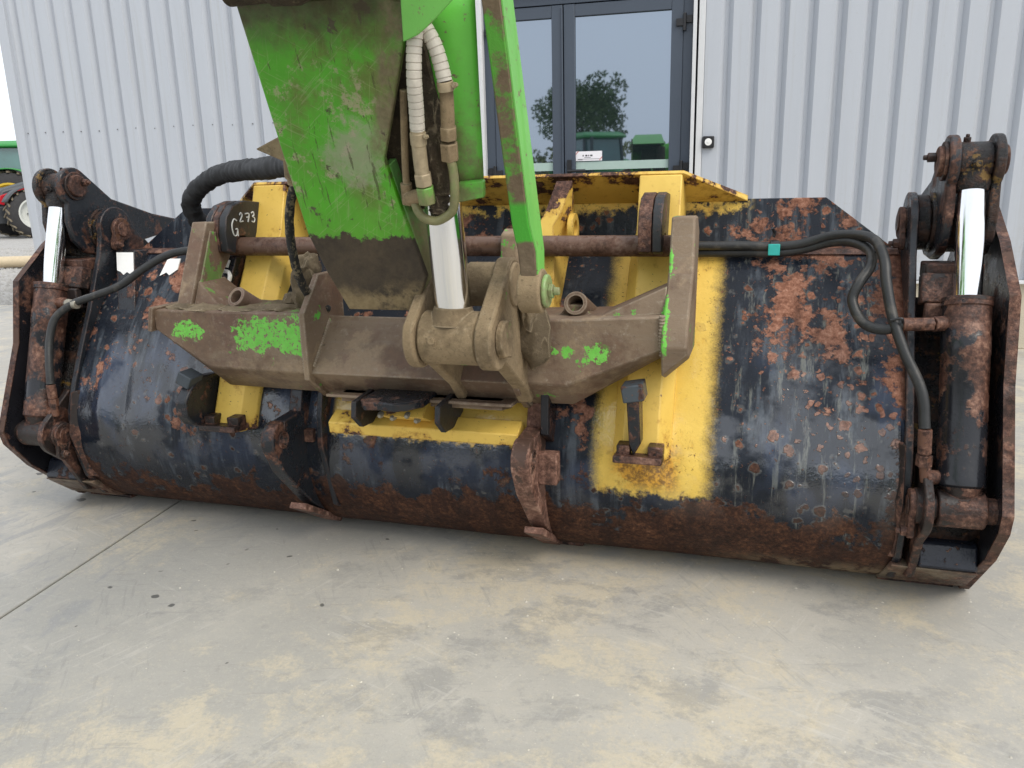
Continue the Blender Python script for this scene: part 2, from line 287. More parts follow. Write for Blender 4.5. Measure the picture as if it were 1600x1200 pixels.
def m_concrete():
    g = G('dusty_concrete')
    n1 = g.noise(1.3, 8, .62); n2 = g.noise(4.5, 9, .7, None, .25)
    c = g.mix(g.step(n1, .35, .68), (.36, .345, .31), (.435, .41, .36))
    bz = g.ma('ADD', g.ma('MULTIPLY', n2, .6), g.ma('MULTIPLY', g.noise(1.1, 5, .6, g.vadd(g.co, (5, 2, 0))), .5))
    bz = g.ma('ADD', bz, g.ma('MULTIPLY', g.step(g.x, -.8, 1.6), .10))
    bz = g.ma('ADD', bz, g.ma('MULTIPLY', g.ma('SUBTRACT', g.noise(85, 5, .75), .5), .24))
    c = g.mix(g.ma('MULTIPLY', g.step(bz, .56, .74), .85), c, (.53, .465, .345))
    smv = g.sc(g.vadd(g.co, (1, 7, 0)), (3.2, 4.4, 1))
    sm = g.ma('MULTIPLY', g.step(g.ma('ADD', g.noise(1.0, 9, .7, smv, .35), g.ma('MULTIPLY', g.ma('SUBTRACT', g.noise(70, 4, .7), .5), .22)), .50, .68), g.step(g.noise(1.3, 4), .38, .58))
    c = g.mix(g.ma('MULTIPLY', sm, .5), c, (.235, .235, .23))
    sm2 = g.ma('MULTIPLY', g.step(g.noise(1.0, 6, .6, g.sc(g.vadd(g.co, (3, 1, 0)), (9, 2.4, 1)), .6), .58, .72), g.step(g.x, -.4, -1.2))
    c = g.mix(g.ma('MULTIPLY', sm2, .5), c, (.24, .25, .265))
    sc_ = g.step(g.noise(1, 5, .75, g.sc(None, (3, 90, 1))), .68, .76)
    c = g.mix(g.ma('MULTIPLY', sc_, .22), c, (.55, .54, .5))
    c = g.mix(g.ma('MULTIPLY', g.step(g.noise(40, 7, .75), .52, .74), .35), c, (.47, .43, .35))
    c = g.mix(g.ma('MULTIPLY', g.step(g.noise(18, 8, .75), .56, .74), .3), c, (.24, .235, .225))
    c = g.mix(g.ma('MULTIPLY', g.step(g.noise(150, 5, .75), .56, .8), .3), c, (.20, .19, .17))
    c = g.mix(g.ma('MULTIPLY', g.step(g.noise(130, 5, .75, g.vadd(g.co, (2, 2, 2))), .58, .8), .35), c, (.58, .56, .5))
    for ang, dark in ((.3, 1), (1.2, 0), (2.2, 1), (2.8, 0)):
        rx_ = g.ma('ADD', g.ma('MULTIPLY', g.x, math.cos(ang)), g.ma('MULTIPLY', g.y, math.sin(ang))); ry_ = g.ma('SUBTRACT', g.ma('MULTIPLY', g.y, math.cos(ang)), g.ma('MULTIPLY', g.x, math.sin(ang)))
        cb = g.n('ShaderNodeCombineXYZ'); g.l(g.ma('MULTIPLY', rx_, 5), cb.inputs[0]); g.l(g.ma('MULTIPLY', ry_, 48), cb.inputs[1]); cb.inputs[2].default_value = ang*7
        c = g.mix(g.ma('MULTIPLY', g.ma('MULTIPLY', g.step(g.noise(1, 6, .68, cb.outputs[0]), .60, .72), g.step(g.noise(1.9, 4, .6, g.vadd(g.co, (ang*5, 0, 0))), .48, .62)), .34), c, (.25, .245, .235) if dark else (.56, .53, .47))
    # oil drips, mostly on the left
    wv = g.n('ShaderNodeVectorMath'); wv.operation = 'ADD'; nc = g.n('ShaderNodeTexNoise'); nc.inputs['Scale'].default_value = 20; g.l(g.co, nc.inputs['Vector'])
    g.l(g.co, wv.inputs[0]); g.l(g.sc(nc.outputs[1], (.04, .04, 0)), wv.inputs[1])
    v2 = g.sc(wv.outputs[0], (1, 1, 0)); vd = g.vor(11, v2); cc = g.n('ShaderNodeSeparateColor'); g.l(g.vor(11, v2, out='Color'), cc.inputs[0])
    near = g.ma('MULTIPLY', g.step(g.x, .2, -.5), g.ma('MULTIPLY', g.step(g.y, -1.1, -.75), g.step(g.y, .6, .1)))
    rad = g.ma('MULTIPLY', g.ma('MULTIPLY', g.step(cc.outputs[0], .42, 1.1), .20), near)
    oil = g.step(g.ma('SUBTRACT', rad, vd), -.02, .03)
    c = g.mix(g.ma('MULTIPLY', oil, .8), c, (.05, .05, .048))
    c = g.mix(g.ma('MULTIPLY', g.blobs2([(1.21, -1.30, .022)]), .7), c, (.09, .08, .04))
    h = g.ma('ADD', g.ma('MULTIPLY', n2, .3), g.ma('ADD', g.ma('MULTIPLY', g.noise(60, 6, .7), .4), g.ma('MULTIPLY', g.noise(220, 4, .7), .35)))
    return g.fin(c, g.ma('ADD', .62, g.ma('MULTIPLY', sm, -.15)), 0, g.bump(h, .22, .006))
def _b2(s, lst):
    n1 = s.ma('SUBTRACT', s.noise(60, 6, .7), .5); tot = None
    for (bx, by, r) in lst:
        dx = s.ma('DIVIDE', s.ma('SUBTRACT', s.x, bx), r); dy = s.ma('DIVIDE', s.ma('SUBTRACT', s.y, by), r)
        d = s.ma('SQRT', s.ma('ADD', s.ma('MULTIPLY', dx, dx), s.ma('MULTIPLY', dy, dy)))
        v = s.step(s.ma('ADD', d, s.ma('MULTIPLY', n1, 2)), 1.3, .7); tot = v if tot is None else s.ma('MAXIMUM', tot, v)
    return tot
G.blobs2 = _b2

def m_gravel():
    g = G('grey_gravel_ground')
    v = g.vor(22, g.sc(None, (1, 1, 0)), out='Color'); c0 = g.n('ShaderNodeSeparateColor'); g.l(v, c0.inputs[0])
    c = g.mix(c0.outputs[0], (.22, .21, .20), (.46, .45, .43))
    return g.fin(g.mix(g.noise(.4, 5), c, (.36, .35, .33)), .9, 0, g.bump(g.vor(22), .5, .02))

def m_grease():
    g = G('greasy_black_steel')
    n1 = g.noise(14, 9, .72)
    c = g.mix(g.step(n1, .46, .62), (.010, .009, .010), (.045, .022, .015))
    c = g.mix(g.step(g.noise(30, 7, .7), .62, .68), c, (.10, .045, .022))
    c = g.mix(g.ma('MULTIPLY', g.step(g.noise(12, 7, .7), .64, .68), .8), c, (.20, .12, .03))
    return g.fin(c, g.step(n1, .4, .65, .22, .6), 0, g.bump(g.ma('ADD', n1, g.ma('MULTIPLY', g.noise(70, 5, .7), .5)), .8, .012))

def m_chrome():
    g = G('polished_chrome')
    n1 = g.noise(1, 4, .6, g.sc(None, (60, 60, 1.5)))
    return g.fin(g.mix(n1, (.72, .73, .74), (.85, .85, .86)), g.step(n1, .35, .7, .10, .22), 1)

def m_hose():
    g = G('black_rubber_hose')
    c = g.mix(g.noise(20, 7, .7), (.012, .013, .014), (.035, .036, .036))
    c = g.mix(g.ma('MULTIPLY', g.step(g.noise(9, 8, .7), .56, .7), .4), c, (.10, .09, .075))
    return g.fin(c, .42, 0, g.bump(g.noise(200, 4, .6), .15, .003))

def m_cladding():
    g = G('grey_cladding')
    c = g.mix(g.noise(1, 5, .6, g.sc(None, (6, 6, .5))), (.42, .447, .49), (.465, .492, .535))
    c = g.mix(g.ma('MULTIPLY', g.step(g.noise(30, 6, .7), .66, .74), .18), c, (.35, .34, .31))
    c = g.mix(g.ma('MULTIPLY', g.step(g.noise(1, 6, .65, g.sc(None, (22, 8, .6))), .54, .72), .22), c, (.36, .36, .35))
    c = g.mix(g.ma('MULTIPLY', g.ma('MULTIPLY', g.step(g.z, 1.1, .5), g.step(g.noise(9, 8, .7), .4, .7)), .3), c, (.33, .29, .22))
    return g.fin(c, .45, 0, g.bump(g.noise(1.6, 3, .5), .10, .02))

MAT = {}
def M(k):
    if k not in MAT: MAT[k] = MAKE[k]()
    return MAT[k]
MAKE = dict(
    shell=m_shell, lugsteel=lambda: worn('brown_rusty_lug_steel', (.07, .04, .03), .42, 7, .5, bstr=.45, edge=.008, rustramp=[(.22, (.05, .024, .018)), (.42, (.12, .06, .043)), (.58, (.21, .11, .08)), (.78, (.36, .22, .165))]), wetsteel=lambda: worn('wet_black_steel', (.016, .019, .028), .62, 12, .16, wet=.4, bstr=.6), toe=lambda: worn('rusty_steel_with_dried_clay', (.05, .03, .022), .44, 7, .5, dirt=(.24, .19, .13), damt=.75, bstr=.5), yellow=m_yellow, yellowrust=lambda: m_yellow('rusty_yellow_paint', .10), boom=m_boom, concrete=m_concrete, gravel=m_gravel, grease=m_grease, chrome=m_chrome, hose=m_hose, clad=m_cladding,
    blackrust=lambda: worn('black_paint_with_rust', (.015, .018, .023), .585, 8, .34, wet=.3, edge=.007),
    rusty=lambda: worn('brown_rusty_steel', (.020, .015, .014), .49, 7, .36, bstr=.5, wet=.35, edge=.006),
    rustorange=lambda: worn('orange_rusty_steel', (.10, .045, .024), .36, 12, .6, bstr=.5),
    cylpaint=lambda: worn('rusty_black_cylinder_paint', (.014, .015, .019), .475, 5, .28, wet=.4, bstr=.3),
    darkin=lambda: worn('dark_stained_plate', (.011, .011, .014), .60, 4, .4, wet=.4),
    edge=lambda: worn('rusty_plate_edge', (.07, .035, .022), .40, 10, .6),
    pinbar=lambda: worn('bare_brown_steel_bar', (.13, .075, .052), .50, 14, .34, rustramp=[(.25, (.06, .03, .02)), (.5, (.12, .065, .045)), (.75, (.2, .13, .1)), (.9, (.3, .24, .2))], bstr=.15),
    hitch=lambda: m_hitch('dusty_brown_steel'),
    hitchL=lambda: m_hitch('dusty_brown_steel_flaked_left', [(-.805, .800, .055, .028), (-.765, .795, .03, .024), (-.52, .795, .10, .052), (-.40, .79, .07, .06)], .72),
    hitchR=lambda: m_hitch('dusty_brown_steel_flaked_right', [(.475, .775, .022, .012), (.52, .775, .02, .018), (.61, .775, .034, .024), (.575, .75, .012, .012)], .74),
    hitchA=lambda: m_hitch('dusty_brown_arm_with_green', [(.80, .93, .007, .018), (.798, .86, .012, .05), (.80, .81, .01, .03), (.80, 1.03, .006, .03)], .66),
    hitchG=lambda: m_hitch('brown_plate_with_green_remains', None, .535),
    mud=lambda: m_mud('caked_brown_mud'), mudpart=lambda: m_mud('mud_covered_steel', (.155, .11, .062), (.33, .245, .145), BO, .72, .35),
    muddark=lambda: m_mud('dark_dry_mud', (.028, .02, .013), (.085, .062, .037), BO, .8, .8),
    lite=lambda: m_greenlight('bright_green_paint', 1.34), litelink=lambda: m_greenlight('pale_green_paint', None, (.17, .50, .10)),
    linkmud=lambda: m_linkmud(),
    white=lambda: plain('white_paint', (.80, .80, .78), .5, 0, .06), chalk=lambda: plain('white_chalk', (.62, .63, .60), .9, 0, .2, 200),
    guard=lambda: plain('white_spiral_guard', (.52, .48, .42), .5, 0, .3, 30), ferrule=lambda: plain('dusty_ferrule', (.36, .29, .19), .5, .2, .4, 40),
    sleeve=lambda: plain('black_fabric_sleeve', (.011, .012, .014), .65, 0, .4, 60, .3), teal=lambda: plain('teal_tag', (.02, .36, .32), .5, 0, .2, 60),
    fitting=lambda: worn('brown_hose_fitting', (.13, .06, .038), .5, 20, .35), zinc=lambda: plain('zinc_fitting', (.30, .28, .23), .45, .5, .25, 40),
    grey=lambda: worn('bare_grey_steel', (.05, .062, .074), .62, 14, .45), blackplate=lambda: worn('dark_grey_painted_steel', (.02, .022, .025), .66, 9, .4, edge=.005),
    frame=lambda: plain('anthracite_aluminium', (.052, .068, .094), .42, 0, .05, 8, .03), blackplastic=lambda: plain('black_plastic', (.012, .012, .014), .4),
    trim=lambda: plain('white_metal_trim', (.60, .61, .62), .4, 0, .05), plinth=lambda: plain('concrete_plinth', (.50, .45, .35), .85, 0, .1, 10, .3),
    screw=lambda: plain('grey_screw', (.2, .2, .21), .4, .3), paper=lambda: plain('white_paper', (.78, .77, .80), .6, 0, .03),
    ink=lambda: plain('black_print', (.05, .05, .055), .6), redink=lambda: plain('red_print', (.5, .16, .14), .6), band=lambda: plain('pale_film', (.36, .47, .43), .25, 0, .06),
    concretegap=lambda: plain('joint_dirt', (.17, .15, .125), .95), beige=lambda: plain('beige_plastic', (.55, .45, .30), .5),
    stone=lambda: plain('grey_stone', (.35, .34, .32), .9, 0, .35, 3), crumb=lambda: plain('pale_crumb', (.50, .47, .40), .9, 0, .3, 4),
    tyre=lambda: plain('tractor_tyre', (.028, .027, .028), .75, 0, .4, 12, .3), lug=lambda: plain('dusty_tyre_lug', (.17, .14, .095), .85, 0, .3), rim=lambda: plain('pale_rim', (.55, .56, .52), .4),
    rimy=lambda: plain('yellow_rim', (.62, .42, .03), .4), tred=lambda: plain('red_tractor_paint', (.50, .018, .03), .3), tgreen=lambda: plain('green_tractor_paint', (.03, .24, .05), .35),
    tgrey=lambda: plain('dark_grey_casting', (.05, .055, .062), .5), lamp=lambda: plain('silver_headlight', (.7, .7, .72), .2, .5), amber=lambda: plain('amber_beacon', (.7, .25, .02), .3),
    cabglass=lambda: glassy('tinted_cab_glass', (.05, .14, .13), 1.9), pane=lambda: glassy('solar_glass', (.014, .022, .024), 3.7, (.74, .85, 1, 1)),
    bark=lambda: plain('bark', (.09, .065, .045), .9, 0, .4, 30, .5), leaf=lambda: plain('leaf_green', (.11, .16, .055), .6, 0, .5, 2), hedge=lambda: plain('hedge_green', (.26, .27, .09), .7, 0, .5, 2),
    roof=lambda: plain('grey_roof', (.3, .3, .31), .6),
)
def m_linkmud():
    g = G('green_link_with_mud', BO)
    n1 = g.noise(5, 9, .7)
    c = g.mix(g.step(n1, .44, .56), (.08, .30, .03), g.mix(g.noise(50, 6, .7), (.09, .06, .035), (.19, .14, .085)))
    c = g.mix(g.step(g.z, 1.22, 1.20), c, (.06, .36, .03))
    c = g.mix(g.step(g.ma('ADD', g.z, g.ma('MULTIPLY', n1, .03)), 1.135, 1.125), c, g.mix(g.noise(70, 6, .7), (.085, .06, .036), (.2, .15, .095)))
    return g.fin(c, .6, 0, g.bump(g.noise(60, 6, .7), .35, .006))
def glassy(name, col, ior, tint=(1, 1, 1, 1)):
    g = G(name); g.b.inputs['IOR'].default_value = ior; g.b.inputs['Specular Tint'].default_value = tint
    return g.fin(g.mix(g.noise(1.5, 4), tuple(c*.7 for c in col), tuple(c*1.3 for c in col)), .02, 0, None, .5)

# ------------------------------------------------------------------ mesh helpers
def BM(): return bmesh.new()
def prism(bm, pts, ax, a, b):
    """polygon pts in the plane across axis ax, extruded from a to b"""
    def P(p, t):
        return {'x': (t, p[0], p[1]), 'y': (p[0], t, p[1]), 'z': (p[0], p[1], t)}[ax]
    return extr(bm, [P(p, a) for p in pts], [P(p, b) for p in pts])
def extr(bm, A, B):
    va = [bm.verts.new(p) for p in A]; vb = [bm.verts.new(p) for p in B]; n = len(A)
    bm.faces.new(va); bm.faces.new(vb[::-1])
    for i in range(n): bm.faces.new((va[i], vb[i], vb[(i+1) % n], va[(i+1) % n]))
    return bm
def loft(bm, secs, caps=True, closed=True):
    V = [[bm.verts.new(p) for p in s] for s in secs]; n = len(secs[0])
    for a, b in zip(V, V[1:]):
        for i in range(n if closed else n-1): bm.faces.new((a[i], b[i], b[(i+1) % n], a[(i+1) % n]))
    if caps and closed: bm.faces.new(V[0][::-1]); bm.faces.new(V[-1])
    return bm
def box(bm, c, s, rot=None):
    h = [q/2 for q in s]; vs_ = []
    for z in (-1, 1):
        for (x, y) in ((-1, -1), (1, -1), (1, 1), (-1, 1)):
            v = Vector((x*h[0], y*h[1], z*h[2]))
            if rot is not None: v = rot @ v
            vs_.append(v + Vector(c))
    v = [bm.verts.new(p) for p in vs_]
    for f in ((0, 3, 2, 1), (4, 5, 6, 7), (0, 1, 5, 4), (1, 2, 6, 5), (2, 3, 7, 6), (3, 0, 4, 7)): bm.faces.new([v[i] for i in f])
    return bm
def ring(c, d, r, seg):
    d = Vector(d).normalized(); a = d.orthogonal().normalized(); b = d.cross(a)
    return [Vector(c) + (a*math.cos(2*math.pi*i/seg) + b*math.sin(2*math.pi*i/seg))*r for i in range(seg)]
def lathe(bm, p0, p1, prof, seg=28, caps=True):
    """prof: (t 0..1 or metres along p0->p1 as fraction, radius)"""
    p0, p1 = Vector(p0), Vector(p1); d = p1-p0
    return loft(bm, [ring(p0+d*t, d, r, seg) for t, r in prof], caps)
def cyl(bm, p0, p1, r, seg=28, ch=.0):
    L = (Vector(p1)-Vector(p0)).length
    if ch: return lathe(bm, p0, p1, [(0, r-ch), (ch/L, r), (1-ch/L, r), (1, r-ch)], seg)
    return lathe(bm, p0, p1, [(0, r), (1, r)], seg)
def pipe(bm, p0, p1, ro, ri, seg=28):
    p0, p1 = Vector(p0), Vector(p1); d = p1-p0
    secs = [ring(p0, d, ri, seg), ring(p0, d, ro, seg), ring(p1, d, ro, seg), ring(p1, d, ri, seg), ring(p0, d, ri, seg)]
    return loft(bm, secs, caps=False)
def spline(pts, n=8):
    P = [Vector(p) for p in pts]; P = [P[0]*2-P[1]] + P + [P[-1]*2-P[-2]]; out = []
    for i in range(1, len(P)-2):
        a, b, c, d = P[i-1:i+3]
        for k in range(n):
            t = k/n
            out.append(.5*((2*b)+(-a+c)*t+(2*a-5*b+4*c-d)*t*t+(-a+3*b-3*c+d)*t**3))
    out.append(P[-2]); return out
def tube(bm, path, r, seg=12, rf=None, n=8, raw=False):
    pts = [Vector(p) for p in path] if raw else spline(path, n)
    t0 = (pts[1]-pts[0]).normalized(); a = t0.orthogonal().normalized(); secs = []; s = 0
    for i, p in enumerate(pts):
        t = (pts[min(i+1, len(pts)-1)]-pts[max(i-1, 0)]).normalized()
        a = (a - t*a.dot(t)).normalized(); b = t.cross(a)
        if i: s += (p-pts[i-1]).length
        rad = r if rf is None else rf(s, i)
        secs.append([p+(a*math.cos(2*math.pi*k/seg)+b*math.sin(2*math.pi*k/seg))*(rad if not callable(rad) else rad(k)) for k in range(seg)])
    return loft(bm, secs)
def hexbolt(bm, p, d, r, L):
    p = Vector(p); d = Vector(d).normalized(); loft(bm, [ring(p, d, r, 6), ring(p+d*L, d, r, 6)]); loft(bm, [ring(p+d*L, d, r*.55, 12), ring(p+d*(L+r*.8), d, r*.5, 12)])
def eye2d(cy, cz, r, a0, a1, n=14): return [(cy+r*math.cos(R(a0+(a1-a0)*i/n)), cz+r*math.sin(R(a0+(a1-a0)*i/n))) for i in range(n+1)]

def wl(o):
    m_ = Matrix.Identity(4)
    p = o
    while p is not None: m_ = p.matrix_local @ m_ if False else Matrix.LocRotScale(p.location, p.rotation_euler, None) @ m_; p = p.parent
    return m_
def obj(name, bm, mat, parent=None, bev=.0025, local=False, smooth=True, label=None, seg=2):
    bmesh.ops.recalc_face_normals(bm, faces=bm.faces)
    if parent is not None and not local:
        bm.transform(wl(parent).inverted())
    me = bpy.data.meshes.new(name); bm.to_mesh(me); bm.free()
    me.materials.append(M(mat) if isinstance(mat, str) else mat)
    o = bpy.data.objects.new(name, me); COL.objects.link(o)
    if parent is not None: o.parent = parent
    if smooth:
        me.shade_smooth(); me.set_sharp_from_angle(angle=R(38))
    if bev:
        md = o.modifiers.new('bevel', 'BEVEL'); md.width = bev; md.segments = seg; md.limit_method = 'ANGLE'; md.angle_limit = R(38); md.harden_normals = False
    if label: o['label'] = label
    return o
def empty(name, loc, rz=0):
    o = bpy.data.objects.new(name, None); COL.objects.link(o); o.location = loc; o.rotation_euler = (0, 0, rz); o.empty_display_size = .1; return o
def tag(o, label, cat, group=None, kind=None):
    if label: o['label'] = label
    if cat: o['category'] = cat
    if group: o['group'] = group
    if kind: o['kind'] = kind
    return o
def struct(name, bm, mat, bev=0, parent=None, kind='structure'):
    o = obj(name, bm, mat, parent, bev)
    if parent is None: o['kind'] = kind
    return o

# ------------------------------------------------------------------ ground
bm = BM(); box(bm, (0, 0, -.62), (1600, 1600, 1.0)); struct('ground', bm, 'gravel')
jd = Vector((-.097, .937)).normalized()
def jx(y, o): return -1.145 + (y+.85)*jd.x/jd.y + o
pav = empty('concrete_pavement', (0, 0, -.12)); pav['kind'] = 'structure'
bm = BM(); prism(bm, [(jx(-7, .005), -7), (12, -7), (12, 6), (jx(6, .005), 6)], 'z', -.12, 0); obj('concrete_slab', bm, 'concrete', pav, .004)
bm = BM(); prism(bm, [(-14, -7), (jx(-7, -.005), -7), (jx(6, -.005), 6), (-9.4, 4.2), (-14, 8.4)], 'z', -.12, 0); obj('concrete_slab', bm, 'concrete', pav, .004)
bm = BM(); prism(bm, [(jx(-7, -.004), -7), (jx(-7, .004), -7), (jx(6, .004), 6), (jx(6, -.004), 6)], 'z', -.11, -.012); obj('joint_filler', bm, 'concretegap', pav, 0)

def rock(bm, c, r, rng):
    ph = rng.random()*6; st = (rng.uniform(.7, 1.3), rng.uniform(.7, 1.3), rng.uniform(.5, .9))
    top = [Vector(c)+Vector((math.cos(ph+i*1.2566)*r*st[0]*rng.uniform(.8, 1.1), math.sin(ph+i*1.2566)*r*st[1], 0)) for i in range(5)]
    t = bm.verts.new(Vector(c)+Vector((0, 0, r*st[2]))); vs_ = [bm.verts.new(p) for p in top]; lo = bm.verts.new(Vector(c)-Vector((0, 0, r*.3)))
    for i in range(5): bm.faces.new((t, vs_[i], vs_[(i+1) % 5])); bm.faces.new((lo, vs_[(i+1) % 5], vs_[i]))
rng = random.Random(3); bm = BM()
for i in range(3200):
    t = rng.random()**1.3; d = 9+t*16; a = R(rng.uniform(-45, -37)) - .0
    x = 1.04+math.sin(a+R(-17.2+8))*d*1.02; y = -2.58+math.cos(a+R(-17.2+8))*d
    if y < 4.4 and x > -9: continue
    if x > -9.4 and y < 4.4: continue
    rock(bm, (x, y, -.12), rng.uniform(.02, .05), rng)
tag(obj('gravel_stones', bm, 'stone', None, 0, smooth=False), 'loose grey gravel beyond the concrete at the far left', 'gravel', kind='stuff')
bm = BM()
for i in range(1500):
    x = rng.uniform(-2.4, 2.6); y = rng.uniform(-1.7, .3) if rng.random() < .8 else rng.uniform(-1.5, 3)
    if rng.random() < .5: x = abs(x)
    rock(bm, (x, y, 0), min(.006, .0012+rng.expovariate(1/.0009)), rng)
tag(obj('grit_crumbs', bm, 'crumb', None, 0, smooth=False), 'fine pale grit scattered over the concrete in front of the bucket', 'grit', kind='stuff')

bm = BM(); tube(bm, [(-14.5, 8.2, .0), (-13.2, 9.1, .02), (-12.2, 9.9, .0), (-11, 10.8, .02)], .11, 12)
bm.transform(Matrix.Translation((0, 0, 0))); tag(obj('beige_pipe', bm, 'beige', None, 0), 'beige pipe lying on the gravel at the left edge', 'pipe')

# ------------------------------------------------------------------ building
WA = R(3.07)
bld = empty('warehouse', (0, 3.7518, 0), WA); tag(bld, 'light grey metal clad building with a dark glazed double door', 'building')
PITCH_ = .1912
def clad(bm, x0, n, z0, z1, y=0, nz=1):
    prof = []
    for i in range(n):
        b = x0+i*PITCH_
        prof += [(b, 0), (b+.110, 0), (b+.137, .042), (b+.160, .042)]
    prof.append((x0+n*PITCH_, 0))
    secs = [[(px, y+py, z) for px, py in prof] for z in (z0, z1)]
    loft(bm, secs, False, False)
def cpanel(x0, n, z0, z1, y=0):
    bm = BM(); clad(bm, x0, n, z0, z1, y)
    o = obj('cladding_panel', bm, 'clad', bld, 0, local=True, smooth=False)
    md = o.modifiers.new('thick', 'SOLIDIFY'); md.thickness = .002; md.offset = 1
    return o
ZB, ZT = .50, 5.2
x = -5.50; 
for i in range(4): cpanel(x+i*PITCH_*6, 6 if i < 3 else 5, ZB, ZT, -.004*(i % 2))
XL = x+PITCH_*23
XR = .60
for i in range(7): cpanel(XR+i*PITCH_*5, 5, ZB, ZT, -.004*(i % 2))
cpanel(XL+.001, 9, 2.70, ZT)
bm = BM(); box(bm, (-8+10.5, .06, 0), (.01, .01, .01))
bm.clear()
# walls behind, roof
for nm, c, s in (('rear_wall', (1, 12, 2.6), (13, .1, 5.2)), ('side_wall', (-5.44, 6.05, 2.6), (.1, 11.8, 5.2)), ('side_wall', (7.45, 6.05, 2.6), (.1, 11.8, 5.2))):
    bm = BM(); box(bm, c, s); obj(nm, bm, 'clad', bld, .003, local=True)
bm = BM(); box(bm, (1, 6, 5.29), (13.3, 12.4, .16)); obj('roof', bm, 'roof', bld, .01, local=True)
bm = BM(); box(bm, (-5.475, .02, 2.62), (.10, .10, 5.1)); box(bm, (-5.505, -.012, 2.62), (.05, .006, 5.1)); obj('corner_flashing', bm, 'clad', bld, .004, local=True)
bm = BM(); box(bm, ((-5.45-1.10)/2, .10, .245), (4.35, .16, .49)); obj('plinth', bm, 'plinth', bld, .006, local=True)
bm = BM(); box(bm, ((.55+7.5)/2, .10, .245), (6.95, .16, .49)); obj('plinth', bm, 'plinth', bld, .006, local=True)
for a, b in ((-5.5, -1.1), (.56, 7.5)):
    bm = BM(); prism(bm, [(-.03, .475), (-.03, .49), (.10, .505), (.10, .492)], 'x', a, b); obj('sill_flashing', bm, 'trim', bld, .001, local=True)
bm = BM()
for i in range(23):
    for zz in (1.80, 3.4):
        hexbolt(bm, (-5.50+.075+i*PITCH_+.02, -.001, zz+rng.uniform(-.006, .006)), (0, -1, 0), .006, .006)
o = obj('cladding_screws', bm, 'screw', bld, 0, local=True); o['kind'] = 'stuff'
# door opening
bm = BM(); box(bm, (-1.10, -.008, 1.35), (.05, .06, 2.70)); box(bm, (-1.074, .045, 1.35), (.006, .14, 2.70)); obj('door_trim', bm, 'trim', bld, .003, local=True)
bm = BM(); box(bm, (.525, -.006, 1.35), (.026, .06, 2.70)); box(bm, (.575, .004, 1.35), (.045, .04, 2.70)); obj('door_trim', bm, 'trim', bld, .003, local=True)
bm = BM(); box(bm, (-.28, .0, 2.68), (1.66, .06, .05)); obj('door_trim', bm, 'trim', bld, .003, local=True)
bm = BM()
box(bm, (-1.035, .07, 1.31), (.075, .07, 2.62)); box(bm, (.475, .07, 1.31), (.07, .07, 2.62)); box(bm, (-.28, .07, 2.585), (1.44, .07, .075)); obj('door_frame', bm, 'frame', bld, .003, local=True)
def leaf(x0, x1, hside):
    bm = BM(); y = .055; t = .06; zt = 2.54; sw = .085
    box(bm, (x0+sw/2, y, zt/2), (sw, t, zt)); box(bm, (x1-sw/2, y, zt/2), (sw, t, zt))
    box(bm, ((x0+x1)/2, y, zt-.0425-.002), (x1-x0-2*sw-.001, t-.002, .085)); box(bm, ((x0+x1)/2, y, .08), (x1-x0-2*sw-.001, t-.002, .16))
    d = obj('door_leaf', bm, 'frame', bld, .004, local=True)
    gx0, gx1 = x0+sw, x1-sw
    bm = BM(); box(bm, ((gx0+gx1)/2, y+.005, 1.31), (gx1-gx0, .02, 2.30)); obj('glass_pane', bm, 'pane', d, 0, local=True)
    bm = BM(); box(bm, ((gx0+gx1)/2, y-.0062, 1.372), (gx1-gx0-.004, .001, .062)); obj('safety_strip', bm, 'band', d, 0, local=True)
    bm = BM(); tube(bm, [((gx0), y-.035, 1.22)], .01) if False else None
    for zz in (2.36, 1.33, .3):
        hx = x1+.01 if hside > 0 else x0-.01
        b2 = BM(); cyl(b2, (hx, y-.045, zz-.06), (hx, y-.045, zz+.06), .013, 14, .002); box(b2, (hx-.03*hside, y-.04, zz), (.06, .02, .05)); box(b2, (hx+.03*hside, y-.03, zz+.02), (.05, .02, .05)); obj('hinge', b2, 'blackplastic', d, .002, local=True)
    return d
dl = leaf(-.995, -.452, -1); dr = leaf(-.444, .44, 1)
bm = BM(); box(bm, (-.405, .015, 1.29), (.034, .012, .26)); tube(bm, [(-.405, .01, 1.335), (-.405, -.045, 1.335), (-.385, -.055, 1.335), (-.27, -.055, 1.335)], .011, 10); obj('handle', bm, 'blackplastic', dr, .002, local=True)
bm = BM(); box(bm, (-.455, .018, 1.27), (.012, .012, 2.5)); obj('meeting_strip', bm, 'frame', dr, .002, local=True)
